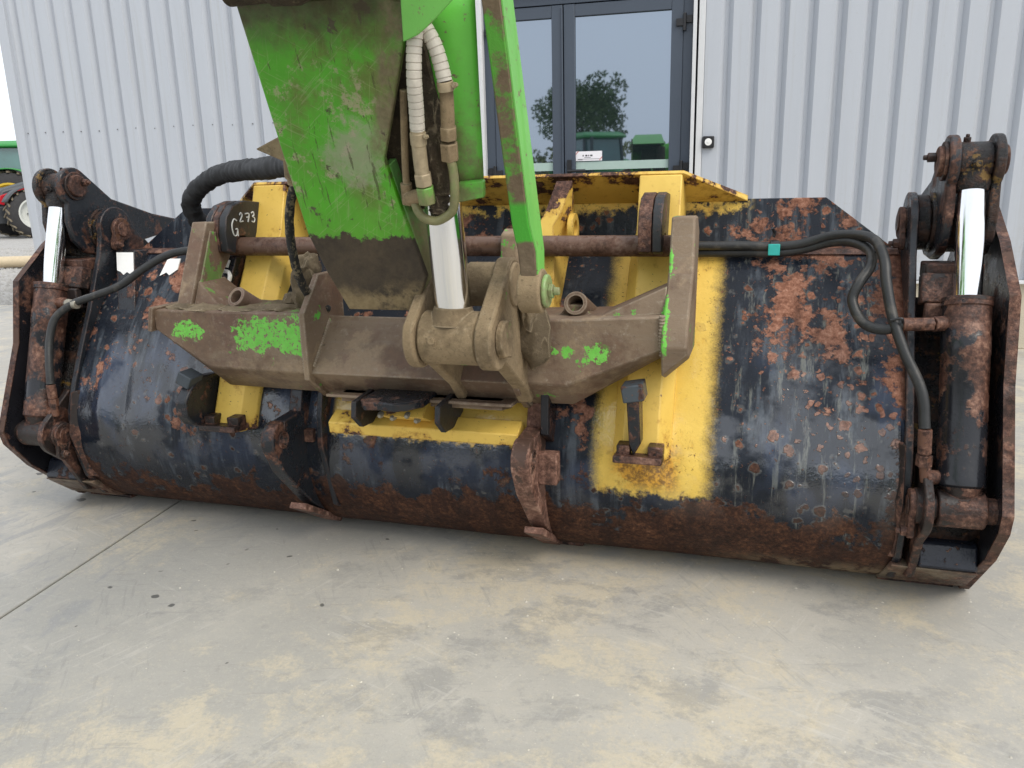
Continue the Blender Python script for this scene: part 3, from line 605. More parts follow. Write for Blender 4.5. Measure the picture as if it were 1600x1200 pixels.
# notice on the pane
nx, nz, ny = -.255, 1.445, .0425
nt_ = empty('paper_notice', (0, 3.7518, 0), WA); tag(nt_, 'small white printed notice stuck on the door pane above the handle', 'notice')
bm = BM(); rt_ = Matrix.Rotation(R(-2), 3, 'Y')
def nb(bm, dx, dz, sx, sz, dy=0, rot=None): box(bm, (nx+dx, ny-.001-dy, nz+dz), (sx, .001, sz), rot)
nb(bm, 0, 0, .205, .072); obj('sheet', bm, 'paper', nt_, 0, local=True)
bm = BM()
for dx, s in ((-.045, .008), (-.02, .016), (-.002, .006), (.012, .005), (.022, .012)): nb(bm, dx, .004, s, .012, .0012)
nb(bm, -.01, -.011, .05, .003, .0012); nb(bm, 0, -.022, .17, .0025, .0012); nb(bm, -.07, -.027, .04, .003, .0012); obj('print', bm, 'ink', nt_, 0, local=True)
bm = BM(); nb(bm, -.092, .026, .006, .03, .0012, Matrix.Rotation(R(40), 3, 'Y')); obj('corner_mark', bm, 'redink', nt_, 0, local=True); bm = BM(); nb(bm, .093, -.02, .006, .03, .0012, Matrix.Rotation(R(40), 3, 'Y')); obj('corner_mark', bm, 'redink', nt_, 0, local=True)
# key switch
ks = empty('key_switch', (0, 3.7518, 0), WA); tag(ks, 'small black square key switch on the wall right of the door', 'switch')
bm = BM(); box(bm, (.645, -.018, 1.515), (.085, .036, .085)); obj('housing', bm, 'blackplastic', ks, .008, local=True)
bm = BM(); cyl(bm, (.645, -.036, 1.515), (.645, -.042, 1.515), .026, 20, .002); cyl(bm, (.645, -.042, 1.515), (.645, -.046, 1.515), .008, 10); obj('dial', bm, 'white', ks, .001, local=True)

# ------------------------------------------------------------------ tractors (left, and a row behind the camera seen in the glass)
def tractor(loc, rz, label, paint, rimk, group=None, beacon=False):
    t = empty('tractor', loc, rz); tag(t, label, 'tractor', group)   # drives towards local +x
    def P(n_, b_, m_, par=t, bev=.01): return obj(n_, b_, m_, par, bev, local=True)
    def wheel(x, y, r, w_):
        bm = BM(); s = 1 if y > 0 else -1
        lathe(bm, (x, y-w_/2, r), (x, y+w_/2, r), [(0, r*.6), (.03, r*.8), (.15, r*.93), (.5, r*.955), (.85, r*.93), (.97, r*.8), (1, r*.6)], 40, False)
        wh = P('wheel', bm, 'tyre', t, 0)
        bm = BM()
        for k in range(20):
            for sd_ in (-1, 1):
                a = 2*math.pi*(k+(.5 if sd_ > 0 else 0))/20; da = .16
                q = []
                for (u, aa, rr2) in ((0, a, r*.94), (.46*w_, a-da, r*.93), (.46*w_, a-da+.07, r*.93), (0, a+.07, r*.94)):
                    q.append((x+math.cos(aa)*rr2, y+sd_*u, r+math.sin(aa)*rr2))
                Q = [(x+(p[0]-x)*1.06, p[1], r+(p[2]-r)*1.06) for p in q]; extr(bm, q, Q)
        P('tread_lugs', bm, 'lug', wh, 0)
        bm = BM(); yo = y+s*w_*.5
        lathe(bm, (x, yo-s*.16, r), (x, yo-s*.0, r), [(0, .02), (.0, r*.42), (.75, r*.54), (1, r*.56), (1, r*.62), (.9, r*.62)], 32, False); P('rim', bm, rimk, wh, 0)
        bm = BM(); cyl(bm, (x, yo-s*.15, r), (x, yo-s*.04, r), .12, 16, .01)
        for k in range(8): hexbolt(bm, (x+math.cos(k*.785)*.17, yo-s*.15, r+math.sin(k*.785)*.17), (0, s, 0), .02, .03)
        P('hub', bm, 'tgrey', wh, 0)
    for y in (-.95, .95): wheel(2.6, y, .78, .52); wheel(0, y, 1.0, .62)
    bm = BM(); box(bm, (1.6, 0, .85), (2.9, .55, .45)); box(bm, (2.6, 0, .78), (.25, 1.5, .25)); box(bm, (0, 0, 1.0), (.4, 1.5, .4)); box(bm, (3.35, 0, .75), (.5, .9, .55)); P('chassis', bm, 'tgrey', bev=.03)
    bm = BM(); hp = [(.95, 1.1), (3.25, 1.0), (3.38, 1.25), (3.2, 1.55), (2.3, 1.8), (.95, 1.95)]
    prism(bm, hp, 'y', -.40, .40); P('bonnet', bm, 'tgrey' if paint == 'tred' else paint, bev=.08)
    bm = BM()
    for s in (-1, 1): extr(bm, [(.95, s*.405, 1.82), (2.3, s*.405, 1.68), (3.25, s*.405, 1.38), (3.36, s*.405, 1.12), (3.2, s*.405, 1.06), (3.0, s*.405, 1.26), (2.2, s*.405, 1.5), (.95, s*.405, 1.6)], [(p[0], s*.43, p[1]) for p in ((.95, 1.82), (2.3, 1.68), (3.25, 1.38), (3.36, 1.12), (3.2, 1.06), (3.0, 1.26), (2.2, 1.5), (.95, 1.6))])
    P('bonnet_stripe', bm, paint, bev=.01)
    for s in (-1, 1):
        bm = BM(); box(bm, (3.3, s*.27, 1.33), (.12, .2, .1), Matrix.Rotation(R(-25), 3, 'Y')); P('headlight', bm, 'lamp', bev=.02)
        bm = BM(); lathe(bm, (0, s*.66, 1.0), (0, s*1.25, 1.0), [(0, 1.08), (1, 1.08)], 40, False)
        bmesh.ops.delete(bm, geom=[v for v in bm.verts if v.co.z < 1.35], context='VERTS'); f_ = P('mudguard', bm, paint, bev=0); md = f_.modifiers.new('thick', 'SOLIDIFY'); md.thickness = .04
        bm = BM(); lathe(bm, (2.6, s*.72, .78), (2.6, s*1.18, .78), [(0, .86), (1, .86)], 40, False)
        bmesh.ops.delete(bm, geom=[v for v in bm.verts if v.co.z < 1.15], context='VERTS'); f_ = P('mudguard', bm, 'tgrey', bev=0); md = f_.modifiers.new('thick', 'SOLIDIFY'); md.thickness = .03
        for (x0, x1) in ((.95, .8), (-.75, -.6)):
            bm = BM(); extr(bm, [(x0-.05, s*.68, 1.2), (x0+.05, s*.68, 1.2), (x0+.05, s*.76, 1.2), (x0-.05, s*.76, 1.2)], [(x1-.05, s*.62, 2.72), (x1+.05, s*.62, 2.72), (x1+.05, s*.7, 2.72), (x1-.05, s*.7, 2.72)]); P('cab_pillar', bm, 'tgrey', bev=.01)
        bm = BM(); extr(bm, [(-.7, s*.70, 1.3), (.9, s*.70, 1.3), (.76, s*.645, 2.7), (-.57, s*.645, 2.7)], [(-.7, s*.69, 1.3), (.9, s*.69, 1.3), (.76, s*.635, 2.7), (-.57, s*.635, 2.7)]); P('side_window', bm, 'cabglass', bev=0)
    bm = BM(); extr(bm, [(.93, -.66, 1.5), (.93, .66, 1.5), (.79, .6, 2.7), (.79, -.6, 2.7)], [(.92, -.66, 1.5), (.92, .66, 1.5), (.78, .6, 2.7), (.78, -.6, 2.7)]); P('windscreen', bm, 'cabglass', bev=0)
    bm = BM(); extr(bm, [(-.73, -.66, 1.5), (-.73, .66, 1.5), (-.59, .6, 2.7), (-.59, -.6, 2.7)], [(-.72, -.66, 1.5), (-.72, .66, 1.5), (-.58, .6, 2.7), (-.58, -.6, 2.7)]); P('rear_window', bm, 'cabglass', bev=0)
    bm = BM(); loft(bm, [[(-.85, -.82, 2.72), (.98, -.78, 2.72), (.98, .78, 2.72), (-.85, .82, 2.72)], [(-.88, -.85, 2.82), (1.02, -.8, 2.80), (1.02, .8, 2.80), (-.88, .85, 2.82)], [(-.7, -.65, 2.95), (.8, -.62, 2.92), (.8, .62, 2.92), (-.7, .65, 2.95)]]); P('cab_roof', bm, 'tgreen' if paint == 'tgreen' else paint, bev=.04)
    bm = BM(); cyl(bm, (1.05, .5, 1.6), (1.05, .5, 2.75), .05, 14, .01); P('exhaust', bm, 'tgrey', bev=0)
    if beacon:
        bm = BM(); cyl(bm, (-.6, .7, 2.9), (-.6, .7, 3.25), .02, 8); b_ = P('beacon_post', bm, 'tgrey', bev=0); bm = BM(); cyl(bm, (-.6, .7, 3.25), (-.6, .7, 3.45), .09, 14, .02); P('beacon', bm, 'amber', b_, 0)
    return t
TR = tractor((-21.6, 21.2, -.12), R(247), 'red tractor with dark bonnet parked nearest the building corner', 'tred', 'rim')
TG = tractor((-25.6, 21.6, -.12), R(215), 'green roofed tractor standing behind the red one', 'tgreen', 'rimy')

TG.scale = (1.12, 1.12, 1.12)
# ------------------------------------------------------------------ yard behind the camera (mirrored by the door glass)
def copy_thing(src, loc, rz, label, group=None):
    r = src.copy(); COL.objects.link(r); r.location = loc; r.rotation_euler = (0, 0, rz); r['label'] = label
    if group: r['group'] = group
    def rec(a, b):
        for ch in a.children:
            c = ch.copy(); COL.objects.link(c); c.parent = b; rec(ch, c)
    rec(src, r); return r
tractor((2.6, -17, -.12), R(150), 'green tractor with beacon facing the building from across the yard, left', 'tgreen', 'rimy', 'tractors parked across the yard', True)
_t = bpy.data.objects[[o.name for o in bpy.data.objects if o.name.startswith('tractor') and o.parent is None][-1]]
copy_thing(_t, (-2.2, -18, -.12), R(60), 'green tractor with beacon seen from its side across the yard, middle')
copy_thing(_t, (-8.6, -16.5, -.12), R(110), 'green tractor with beacon at the far end of the yard')
def leafcloud(bm, c, rad, n, s, rng, flat=1.0):
    for i in range(n):
        while True:
            p = Vector((rng.uniform(-1, 1), rng.uniform(-1, 1), rng.uniform(-1, 1)))
            if p.length < 1: break
        q = Vector((p.x*rad[0], p.y*rad[1], p.z*rad[2]))
        if mnoise.noise(q*.9/ max(.5, rad[0]*.25) + Vector(c)) < -.2: continue
        ctr = Vector(c)+q; a = Vector((rng.gauss(0, 1), rng.gauss(0, 1), rng.gauss(0, 1))).normalized(); b = a.orthogonal().normalized(); ss = s*rng.uniform(.6, 1.3)
        v = [bm.verts.new(ctr+k) for k in (a*ss, b*ss*.6, -a*ss, -b*ss*.6)]; bm.faces.new(v)
rng = random.Random(11)
for i, (tx, ty, th) in enumerate(((-3.2, -23.5, 5.6), (-10.5, -30, 6.5), (9, -31, 6.5))):
    lab = ('broadleaf tree behind the yard hedge, nearest the door line', 'tall broadleaf tree behind the far end of the hedge', 'broadleaf tree behind the near end of the hedge')[i]
    t = empty('yard_tree', (tx, ty, -.12)); tag(t, lab, 'tree', 'trees across the yard')
    bm = BM(); lathe(bm, (0, 0, 0), (.1, 0, th*.75), [(0, .2), (.3, .14), (1, .04)], 10)
    for k in range(7): tube(bm, [(0, 0, th*.4+k*.2), (math.cos(k*2.1)*.6, math.sin(k*2.1)*.6, th*.55+k*.2), (math.cos(k*2.1)*1.1, math.sin(k*2.1)*1.1, th*.75+k*.15)], .04, 6, n=3)
    obj('trunk', bm, 'bark', t, 0, local=True)
    bm = BM()
    for k in range(9): leafcloud(bm, (math.cos(k*2.4)*1.1, math.sin(k*2.4)*1.1, th*.62+k*.17), (.9, .9, .75), 800, .085, rng)
    obj('crown', bm, 'leaf', t, 0, local=True, smooth=False)
bm = BM()
for k in range(34): leafcloud(bm, (-22+k*1.3, -21+.3*math.sin(k*2.2), 1.25+.1*math.sin(k*1.7)), (1.0, .6, 1.45), 950, .12, rng)
tag(obj('hedge', bm, 'hedge', None, 0, smooth=False), 'long trimmed yellow green hedge along the far side of the yard', 'hedge')

# ------------------------------------------------------------------ BUCKET
bk = empty('loader_bucket', (0, 0, 0)); tag(bk, 'wide rusty black loader bucket with yellow braces resting on the concrete', 'bucket')
PROF = [(.30, 1.012), (.19, 1.02), (.175, 1.015), (.02, .85), (-.09, .70), (-.175, .55), (-.225, .42), (-.228, .30), (-.19, .18), (-.11, .08), (.0, .022), (.12, .006), (.5, .006), (1.15, .006)]
def prof_pts():
    P3 = spline([(0, y, z) for y, z in PROF[2:12]], 8)
    return [(p.y, p.z) for p in P3]
PP = prof_pts()
def shell_y(z):
    best = None
    for (y0, z0), (y1, z1) in zip(PP, PP[1:]):
        if z1 <= z <= z0:
            t = (z-z0)/(z1-z0) if z1 != z0 else 0; return y0+(y1-y0)*t
    return PP[0][0] if z > PP[0][1] else PP[-1][0]
bm = BM(); NX = 150; X0, X1 = -1.465, 1.465
full = [(.30, 1.013)] + PP + [(.5, .006), (1.15, .006)]
secs = []
for i in range(NX+1):
    x = X0+(X1-X0)*i/NX; row = []
    for j, (y, z) in enumerate(full):
        d = 0
        if 2 < j < len(full)-3:
            d = .010*mnoise.noise(Vector((x*1.6, z*2.2, 3.1))) + .004*mnoise.noise(Vector((x*5, z*5, 7.7)))
            # buckled strip at the left-hand end
            d += .022*math.exp(-((x+1.33)/.035)**2)*math.exp(-((z-.52)/.16)**2) - .016*math.exp(-((x+1.25)/.03)**2)*math.exp(-((z-.5)/.14)**2)
            d += .008*math.exp(-((x-.80)/.08)**2)*math.exp(-((z-.36)/.1)**2)
            d *= min(1, (j-2)/4)
        row.append((x, y-d, z))
    secs.append(row)
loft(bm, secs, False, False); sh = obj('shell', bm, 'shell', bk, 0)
md = sh.modifiers.new('thick', 'SOLIDIFY'); md.thickness = .012; md.offset = -1
# flip normals outward check is done by recalc; spill plate
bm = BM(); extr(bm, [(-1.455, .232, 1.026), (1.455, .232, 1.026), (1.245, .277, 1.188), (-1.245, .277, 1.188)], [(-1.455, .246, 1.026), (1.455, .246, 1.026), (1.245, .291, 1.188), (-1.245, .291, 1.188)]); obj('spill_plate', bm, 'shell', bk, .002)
bm = BM(); extr(bm, [(-1.0, .272, 1.180), (1.0, .272, 1.180), (.80, .115, 1.275), (-.80, .115, 1.275)], [(-1.0, .278, 1.200), (1.0, .278, 1.200), (.80, .122, 1.285), (-.80, .122, 1.285)]); obj('top_lip', bm, 'yellowrust', bk, .002)
# cutting edge and floor side
bm = BM(); prism(bm, [(.165, 1.008), (.150, 1.015), (.165, 1.03), (.245, 1.030), (.245, 1.022), (.18, 1.020)], 'x', -1.46, 1.46); obj('top_edge', bm, 'rustorange', bk, .002)
bm = BM(); prism(bm, [(1.12, .008), (1.38, .008), (1.36, .02), (1.12, .036)], 'x', -1.66, 1.66); obj('cutting_edge', bm, 'rusty', bk, .002)

def brace(s):
    bm = BM(); secs = []
    for (yf, z) in ((.112, 1.272), (.055, 1.10), (-.02, .98), (-.13, .79), (-.225, .62), (-.295, .455), (-.29, .43)):
        yb = shell_y(min(z, 1.0))+.03 if z < 1.03 else .26
        w1, w2 = (.068, .07) if z > 1.05 else (.052, .088)
        c = .728*s
        secs.append([(c-w2, yb, z), (c-w2, yf+.05 if z < 1.05 else yf+.03, z), (c-w1, yf, z), (c+w1, yf, z), (c+w2, yf+.05 if z < 1.05 else yf+.03, z), (c+w2, yb, z)])
    loft(bm, secs); b = obj('brace', bm, 'yellow', bk, .004)
    bm = BM(); c = .728*s
    box(bm, (c, -.315, .452), (.145, .07, .022), Matrix.Rotation(R(-6), 3, 'X')); box(bm, (c-.045, -.30, .475), (.04, .05, .035)); box(bm, (c+.05, -.30, .475), (.045, .05, .035)); obj('foot', bm, 'rusty', b, .004)
    if s > 0:
        bm = BM(); extr(bm, [(.697, -.36, .64), (.733, -.36, .64), (.735, -.325, .5), (.715, -.33, .463), (.700, -.325, .5)], [(.697, -.28, .64), (.733, -.28, .64), (.735, -.27, .5), (.715, -.28, .463), (.700, -.27, .5)])
        obj('latch_tongue', bm, 'blackrust', b, .004)
        bm = BM(); box(bm, (.716, -.335, .665), (.062, .08, .05), Matrix.Rotation(R(-10), 3, 'Y')); obj('latch_block', bm, 'grey', b, .004)
    else:
        bm = BM(); prism(bm, [(-.36, .60), (-.40, .56), (-.40, .51), (-.37, .475), (-.29, .44), (-.20, .44), (-.20, .62), (-.30, .63)], 'x', -.845, -.80); obj('latch_tongue', bm, 'blackrust', b, .006)
        bm = BM(); box(bm, (-.825, -.335, .628), (.055, .07, .045), Matrix.Rotation(R(25), 3, 'Y')); obj('latch_block', bm, 'grey', b, .004)
    return b
for s in (1, -1): brace(s)
# middle upper rib
bm = BM(); extr(bm, [(.385, .095, 1.262), (.36, .045, 1.16), (.335, .03, 1.115), (.345, -.0, 1.06), (.36, -.09, .80), (.36, .05, .80), (.36, .17, 1.0), (.36, .24, 1.16)], [(.44, .095, 1.262), (.415, .045, 1.16), (.39, .03, 1.115), (.40, -.0, 1.06), (.415, -.09, .80), (.415, .05, .80), (.415, .17, 1.0), (.415, .24, 1.16)]); obj('centre_rib', bm, 'yellowrust', bk, .003)
bm = BM(); pipe(bm, (.425, .12, 1.1), (.445, .12, 1.1), .055, .03, 24); obj('rib_ring', bm, 'yellow', bk, .002)
# hooks that hold the hitch bar
def hookpoly():
    return [(-.125, 1.045), (-.13, 1.11), (-.115, 1.165), (-.07, 1.205), (.0, 1.22), (.24, 1.20), (.22, 1.02), (.10, 1.0), (.02, 1.02)] + [(-.035+.042*math.cos(R(a)), 1.055+.042*math.sin(R(a))) for a in (10, 40, 70, 100, 130, 160, 185)] + [(-.085, 1.035)]
for s in (1, -1):
    xa = .690 if s > 0 else -.850
    lay = [(.0, .026), (.029, .053), (.056, .086)] if s < 0 else [(.0, .04), (.043, .072)]
    hk = None
    for k, (a, b) in enumerate(lay):
        bm = BM(); prism(bm, hookpoly(), 'x', xa+a, xa+b)
        if hk is None: hk = obj('hook', bm, 'blackrust' if s < 0 else 'rustorange', bk, .003)
        else: obj('hook_plate', bm, ('rusty', 'blackplate')[k-1] if s < 0 else 'blackplate', hk, .003)
    if s < 0: HK = hk
# chalk writing on the left hook: G 273
def stroke(bm, pts):
    tube(bm, [(-.7635, gy+(y-gy)*.85, gz+(z-gz)*.8) for y, z in pts], .0026, 6, n=5)
bm = BM(); gy, gz, q = -.075, 1.128, .045
stroke(bm, [(gy+.018, gz+.028), (gy, gz+.036), (gy-.018, gz+.01), (gy-.012, gz-.03), (gy+.008, gz-.036), (gy+.018, gz-.01), (gy+.004, gz-.008)])
stroke(bm, [(gy+.018, gz-.01), (gy+.018, gz-.04)])
y0, z0 = -.022, 1.168
stroke(bm, [(y0-.012, z0+.012), (y0-.002, z0+.022), (y0+.006, z0+.010), (y0-.012, z0-.016), (y0+.01, z0-.016)])
y0 = .02; stroke(bm, [(y0-.014, z0+.016), (y0+.014, z0+.014), (y0+.002, z0-.022)]); stroke(bm, [(y0-.006, z0), (y0+.014, z0)])
y0 = .062; stroke(bm, [(y0-.012, z0+.016), (y0+.004, z0+.022), (y0+.008, z0+.008), (y0-.004, z0+.002), (y0+.012, z0-.008), (y0+.004, z0-.024), (y0-.012, z0-.02)])
obj('chalk_mark', bm, 'chalk', HK, 0)
# bar below the left hook, with a white painted mark
bm = BM(); extr(bm, [(-.865, -.045, 1.02), (-.79, -.045, 1.02), (-.83, -.13, .80), (-.895, -.13, .80)], [(-.865, .05, 1.02), (-.79, .05, 1.02), (-.83, .0, .80), (-.895, .0, .80)]); lb = obj('latch_bar', bm, 'blackrust', bk, .003)
bm = BM()
def onbar(u, v): return Vector((-.865+(-.03)*v+.075*u-.008*v*u, -.047-.085*v, 1.02-.22*v))
for pts in ([(.62, .05), (.60, .17)], [(.5, .23), (.75, .24), (.92, .31), (.90, .42), (.72, .46), (.4, .47)]): tube(bm, [onbar(u, v) for u, v in pts], .008, 6, n=5)
obj('paint_mark', bm, 'white', lb, 0)
# straps at the left, white paint patches
bm = BM(); extr(bm, [(-1.452, .085, 1.03), (-1.362, .085, 1.03), (-1.275, -.06, .756), (-1.355, -.06, .756)], [(-1.452, .20, 1.03), (-1.362, .20, 1.03), (-1.275, .0, .756), (-1.355, .0, .756)]); sp_ = obj('strap', bm, 'blackrust', bk, .003)
def wpatch(pts, nm, par):
    bm = BM(); out = []
    for (u, t) in pts: out.append(Vector((-1.452+.090*u+(.097-.010*u)*t, .0835-.145*t, 1.03-.274*t)))
    extr(bm, out, [p+Vector((0, .004, .0)) for p in out]); obj(nm, bm, 'white', par, 0)
wpatch([(.04, .02), (.96, .02), (.97, .28), (.8, .32), (.6, .29), (.4, .33), (.25, .29), (.05, .27)], 'paint_patch', sp_)
bm = BM(); pts = [(-1.245, .995), (-1.185, .995), (-1.175, .955), (-1.20, .935), (-1.22, .945), (-1.245, .932)]
out = [Vector((x, shell_y(z)-.022, z)) for x, z in pts]; extr(bm, out, [p+Vector((0, .016, .0)) for p in out]); obj('paint_patch', bm, 'white', bk, 0)
# lugs at the bottom
def lug(x, s):
    bm = BM(); t = .028 if s > 0 else .024; cy, cz, r = -.375, .445, .062
    pts = eye2d(cy, cz, r, 75, 205, 12) + [(-.385, .33), (-.235, .165), (-.09, .05), (-.02, .06), (-.10, .2), (-.16, .4), (-.12, .62), (-.06, .78), (-.12, .76), (-.22, .62), (-.255, .51)]
    a0 = math.atan2(pts[0][1]-cz, pts[0][0]-cy); hole = [(cy+.024*math.cos(a0-2*math.pi*k/18), cz+.024*math.sin(a0-2*math.pi*k/18)) for k in range(19)]; prism(bm, [pts[0]]+[(hole[k][0], hole[k][1]+(1e-4 if k == 18 else 0)) for k in range(19)]+[(pts[0][0]-1e-4, pts[0][1]+1e-5)]+pts[1:], 'x', x-t, x+t); l_ = obj('lug', bm, 'lugsteel' if s > 0 else 'blackrust', bk, .004)
    bm = BM(); pipe(bm, (x-t-.003, cy, cz), (x+t+.003, cy, cz), .030, .0235, 24); obj('bushing', bm, 'rusty', l_, .002)
    bm = BM(); extr(bm, [(x-.032, -.30, .165), (x+.032, -.30, .165), (x+.032, -.06, .018), (x-.032, -.06, .018)], [(x-.032, -.285, .182), (x+.032, -.285, .182), (x+.032, -.04, .03), (x-.032, -.04, .03)]); obj('toe_plate', bm, 'lugsteel', l_, .003)
    if s > 0:
        bm = BM(); box(bm, (x+.056, -.30, .395), (.062, .05, .10)); obj('stop_block', bm, 'lugsteel', l_, .004)
        bm = BM(); prism(bm, [(-.28, .72), (-.30, .5), (-.22, .45), (-.16, .47), (-.1, .72)], 'x', x+.03, x+.055); obj('web', bm, 'darkin', l_, .003)
        bm = BM(); box(bm, (x+.03, .05, .010), (.15, .14, .018)); obj('wear_pad', bm, 'rusty', l_, .003)
    else:
        bm = BM(); box(bm, (x+.04, -.235, .42), (.035, .03, .045)); obj('stop_block', bm, 'rustorange', l_, .003)
        bm = BM(); prism(bm, [(-.2, .72), (-.26, .5), (-.27, .40), (-.2, .15), (-.12, .1), (-.1, .72)], 'x', x+.085, x+.105); obj('web', bm, 'blackrust', l_, .003)
lug(.392, 1); lug(-.47, -1)
# yellow angle bar in the middle with its brackets
bm = BM(); extr(bm, [(-.315, -.245, .525), (-.315, -.305, .495), (-.315, -.30, .455), (-.315, -.22, .452)], [(.35, -.245, .525), (.35, -.305, .495), (.35, -.30, .455), (.35, -.22, .452)]); ab = obj('angle_bar', bm, 'yellow', bk, .004)
bm = BM(); extr(bm, [(-.31, -.20, .44), (.36, -.20, .44), (.36, -.225, .455), (-.31, -.225, .455)], [(-.31, -.2, .40), (.36, -.2, .40), (.36, -.232, .40), (-.31, -.232, .40)]); obj('weld_strip', bm, 'yellowrust', ab, .002)
for xx in (-.17, .115):
    bm = BM(); prism(bm, [(-.40, .60), (-.41, .55), (-.36, .505), (-.28, .50), (-.2, .53), (-.16, .62)], 'x', xx, xx+.018); obj('bracket', bm, 'blackplate', ab, .003)
bm = BM(); prism(bm, [(-.13, -.41), (-.10, -.45), (-.05, -.44), (-.0, -.45), (.035, -.43), (.07, -.38), (.07, -.15), (-.13, -.15)], 'z', .588, .615); cp = obj('latch_plate', bm, 'blackrust', ab, .005)
bm = BM()
for xx, yy, zz in ((-.085, -.36, .553), (-.045, -.355, .545), (.005, -.355, .555), (.035, -.35, .54)): lathe(bm, (xx, yy, zz), (xx, yy-.02, zz-.002), [(0, .011), (.6, .010), (1, .006)], 8)
obj('bolt_heads', bm, 'zinc', cp, 0)
bm = BM(); prism(bm, [(-.32, .59), (-.37, .55), (-.30, .52), (-.2, .53), (-.17, .6)], 'x', -.09, .06); obj('bolt_plate', bm, 'yellow', cp, .003)
bm = BM(); extr(bm, [(.05, -.28, .60), (.075, -.28, .60), (.115, -.26, .52), (.09, -.26, .52)], [(.05, -.2, .60), (.075, -.2, .60), (.115, -.2, .52), (.09, -.2, .52)]); obj('gusset', bm, 'yellow', ab, .003)

# ---- the two ends with tipping cylinder and lever
def end(s):
    X = lambda v: v*s
    def xp(pts, a, b, bm=None): bm = bm or BM(); return prism(bm, pts, 'x', X(a), X(b))
    # outer side plate
    pts = [(.26, 1.225), (.19, 1.19), (-.02, 1.07), (-.178, .94), (-.225, .705), (-.358, .385), (-.345, .33), (-.26, .215), (-.04, .012), (.1, .004), (1.15, .004), (1.15, .45), (.42, 1.15)]
    op = obj('side_plate', xp(pts, 1.688, 1.708), 'darkin', bk, .003)
    bm = BM()    # rusty rim of that plate
    rim = pts[1:10]
    for a, b in zip(rim, rim[1:]):
        a3, b3 = Vector((0, *a)), Vector((0, *b)); nrm = Vector((1, 0, 0)).cross(b3-a3).normalized()*.003
        if nrm.z > 0 and a[0] > .0: nrm = nrm
        extr(bm, [(X(1.684), a[0], a[1]), (X(1.712), a[0], a[1]), (X(1.712), b[0], b[1]), (X(1.684), b[0], b[1])], [(X(1.684), a[0]-.004, a[1]-.002), (X(1.712), a[0]-.004, a[1]-.002), (X(1.712), b[0]-.004, b[1]-.002), (X(1.684), b[0]-.004, b[1]-.002)])
    obj('plate_rim', bm, 'edge', op, 0)
    # inner cheek
    ear = eye2d(.12, 1.115, .088, 10, 190, 14)
    pts = ear + [(.012, 1.02), (-.02, .95), (-.075, .82), (-.135, .70), (-.205, .55), (-.245, .44), (-.25, .32), (-.21, .17), (-.14, .07), (-.04, .02), (.1, .01), (.3, .02), (.2, .4), (.25, .8), (.26, 1.06)]
    ck = obj('cheek_plate', xp(pts, 1.463, 1.485), 'blackrust', bk, .003)
    pts = [(-.30, .445)] + eye2d(-.282, .362, .078, 120, 235, 10) + [(-.27, .25), (-.19, .10), (-.06, .05), (-.06, .45), (-.2, .52)]
    pe = obj('pin_ear', xp(pts, 1.503, 1.527), 'rusty', ck, .004)
    bm = BM(); loft(bm, [[(X(1.448), -.20, .52), (X(1.463), -.235, .52), (X(1.463), -.16, .52)], [(X(1.425), -.215, .36), (X(1.463), -.275, .36), (X(1.463), -.18, .36)], [(X(1.42), -.165, .15), (X(1.463), -.215, .17), (X(1.463), -.13, .15)]]); obj('gusset', bm, 'rusty', ck, .003)
    # pivot pin with keeper
    def keeper(cy, cz, r, a, x0, par, mat='rustorange'):
        bm = BM(); d = Vector((math.cos(R(a)), math.sin(R(a)))); tip = (cy+d.x*r*1.55, cz+d.y*r*1.55)
        pts = eye2d(cy, cz, r, a+40, a+320, 18) + eye2d(tip[0], tip[1], r*.42, a-60, a+60, 6)
        prism(bm, pts, 'x', X(x0), X(x0-.016)); k = obj('keeper', bm, mat, par, .003)
        bm = BM(); hexbolt(bm, (X(x0-.016), tip[0], tip[1]), (-s, 0, 0), r*.32, .016); obj('bolt', bm, mat, par, .001)
        bm = BM(); cyl(bm, (X(x0-.016), cy, cz), (X(x0-.020), cy, cz), r*.62, 20, .002); obj('pin_face', bm, 'rusty', par, 0)
        return k
    bm = BM(); cyl(bm, (X(1.452), .13, 1.113), (X(1.685), .13, 1.113), .045, 28, .003); pv = obj('pivot_pin', bm, 'grease', bk, 0)
    keeper(.13, 1.113, .047, 235, 1.46, pv)
    bm = BM(); pipe(bm, (X(1.487), .13, 1.113), (X(1.522), .13, 1.113), .082, .044, 24); obj('pivot_collar', bm, 'grease', pv, .006)
    # lever plates
    hd = eye2d(.008, 1.285, .074, 55, 235, 16)
    lp = hd + [(-.045, 1.15), (-.03, 1.08), (.02, 1.03), (.10, 1.005), (.20, 1.01), (.30, 1.05), (.50, 1.08), (.62, 1.10), (.60, 1.13), (.42, 1.165), (.19, 1.235)]
    lv = obj('lever', xp(lp, 1.533, 1.560), 'blackrust', bk, .005)
    lp2 = [(y, z) for y, z in lp]
    obj('lever_plate', xp(lp2, 1.645, 1.670), 'grease', lv, .005)
    bm = BM(); pipe(bm, (X(1.524), .13, 1.113), (X(1.678), .13, 1.113), .088, .046, 28); obj('lever_tube', bm, 'grease', lv, .004)
    # top pin with cap
    bm = BM(); cyl(bm, (X(1.512), .008, 1.288), (X(1.685), .008, 1.288), .042, 28, .003); tp = obj('top_pin', bm, 'rustorange', lv, 0)
    bm = BM(); pipe(bm, (X(1.524), .008, 1.288), (X(1.533), .008, 1.288), .054, .041, 28); hexbolt(bm, (X(1.512), .03, 1.30), (-s, 0, 0), .014, .022); obj('pin_bolt', bm, 'rusty', tp, .002)
    # cylinder
    xb = 1.602; lowp = Vector((X(xb), -.279, .362)); topp = Vector((X(xb), .008, 1.284)); d = (topp-lowp); L = d.length; d.normalize()
    bm = BM(); r = .062
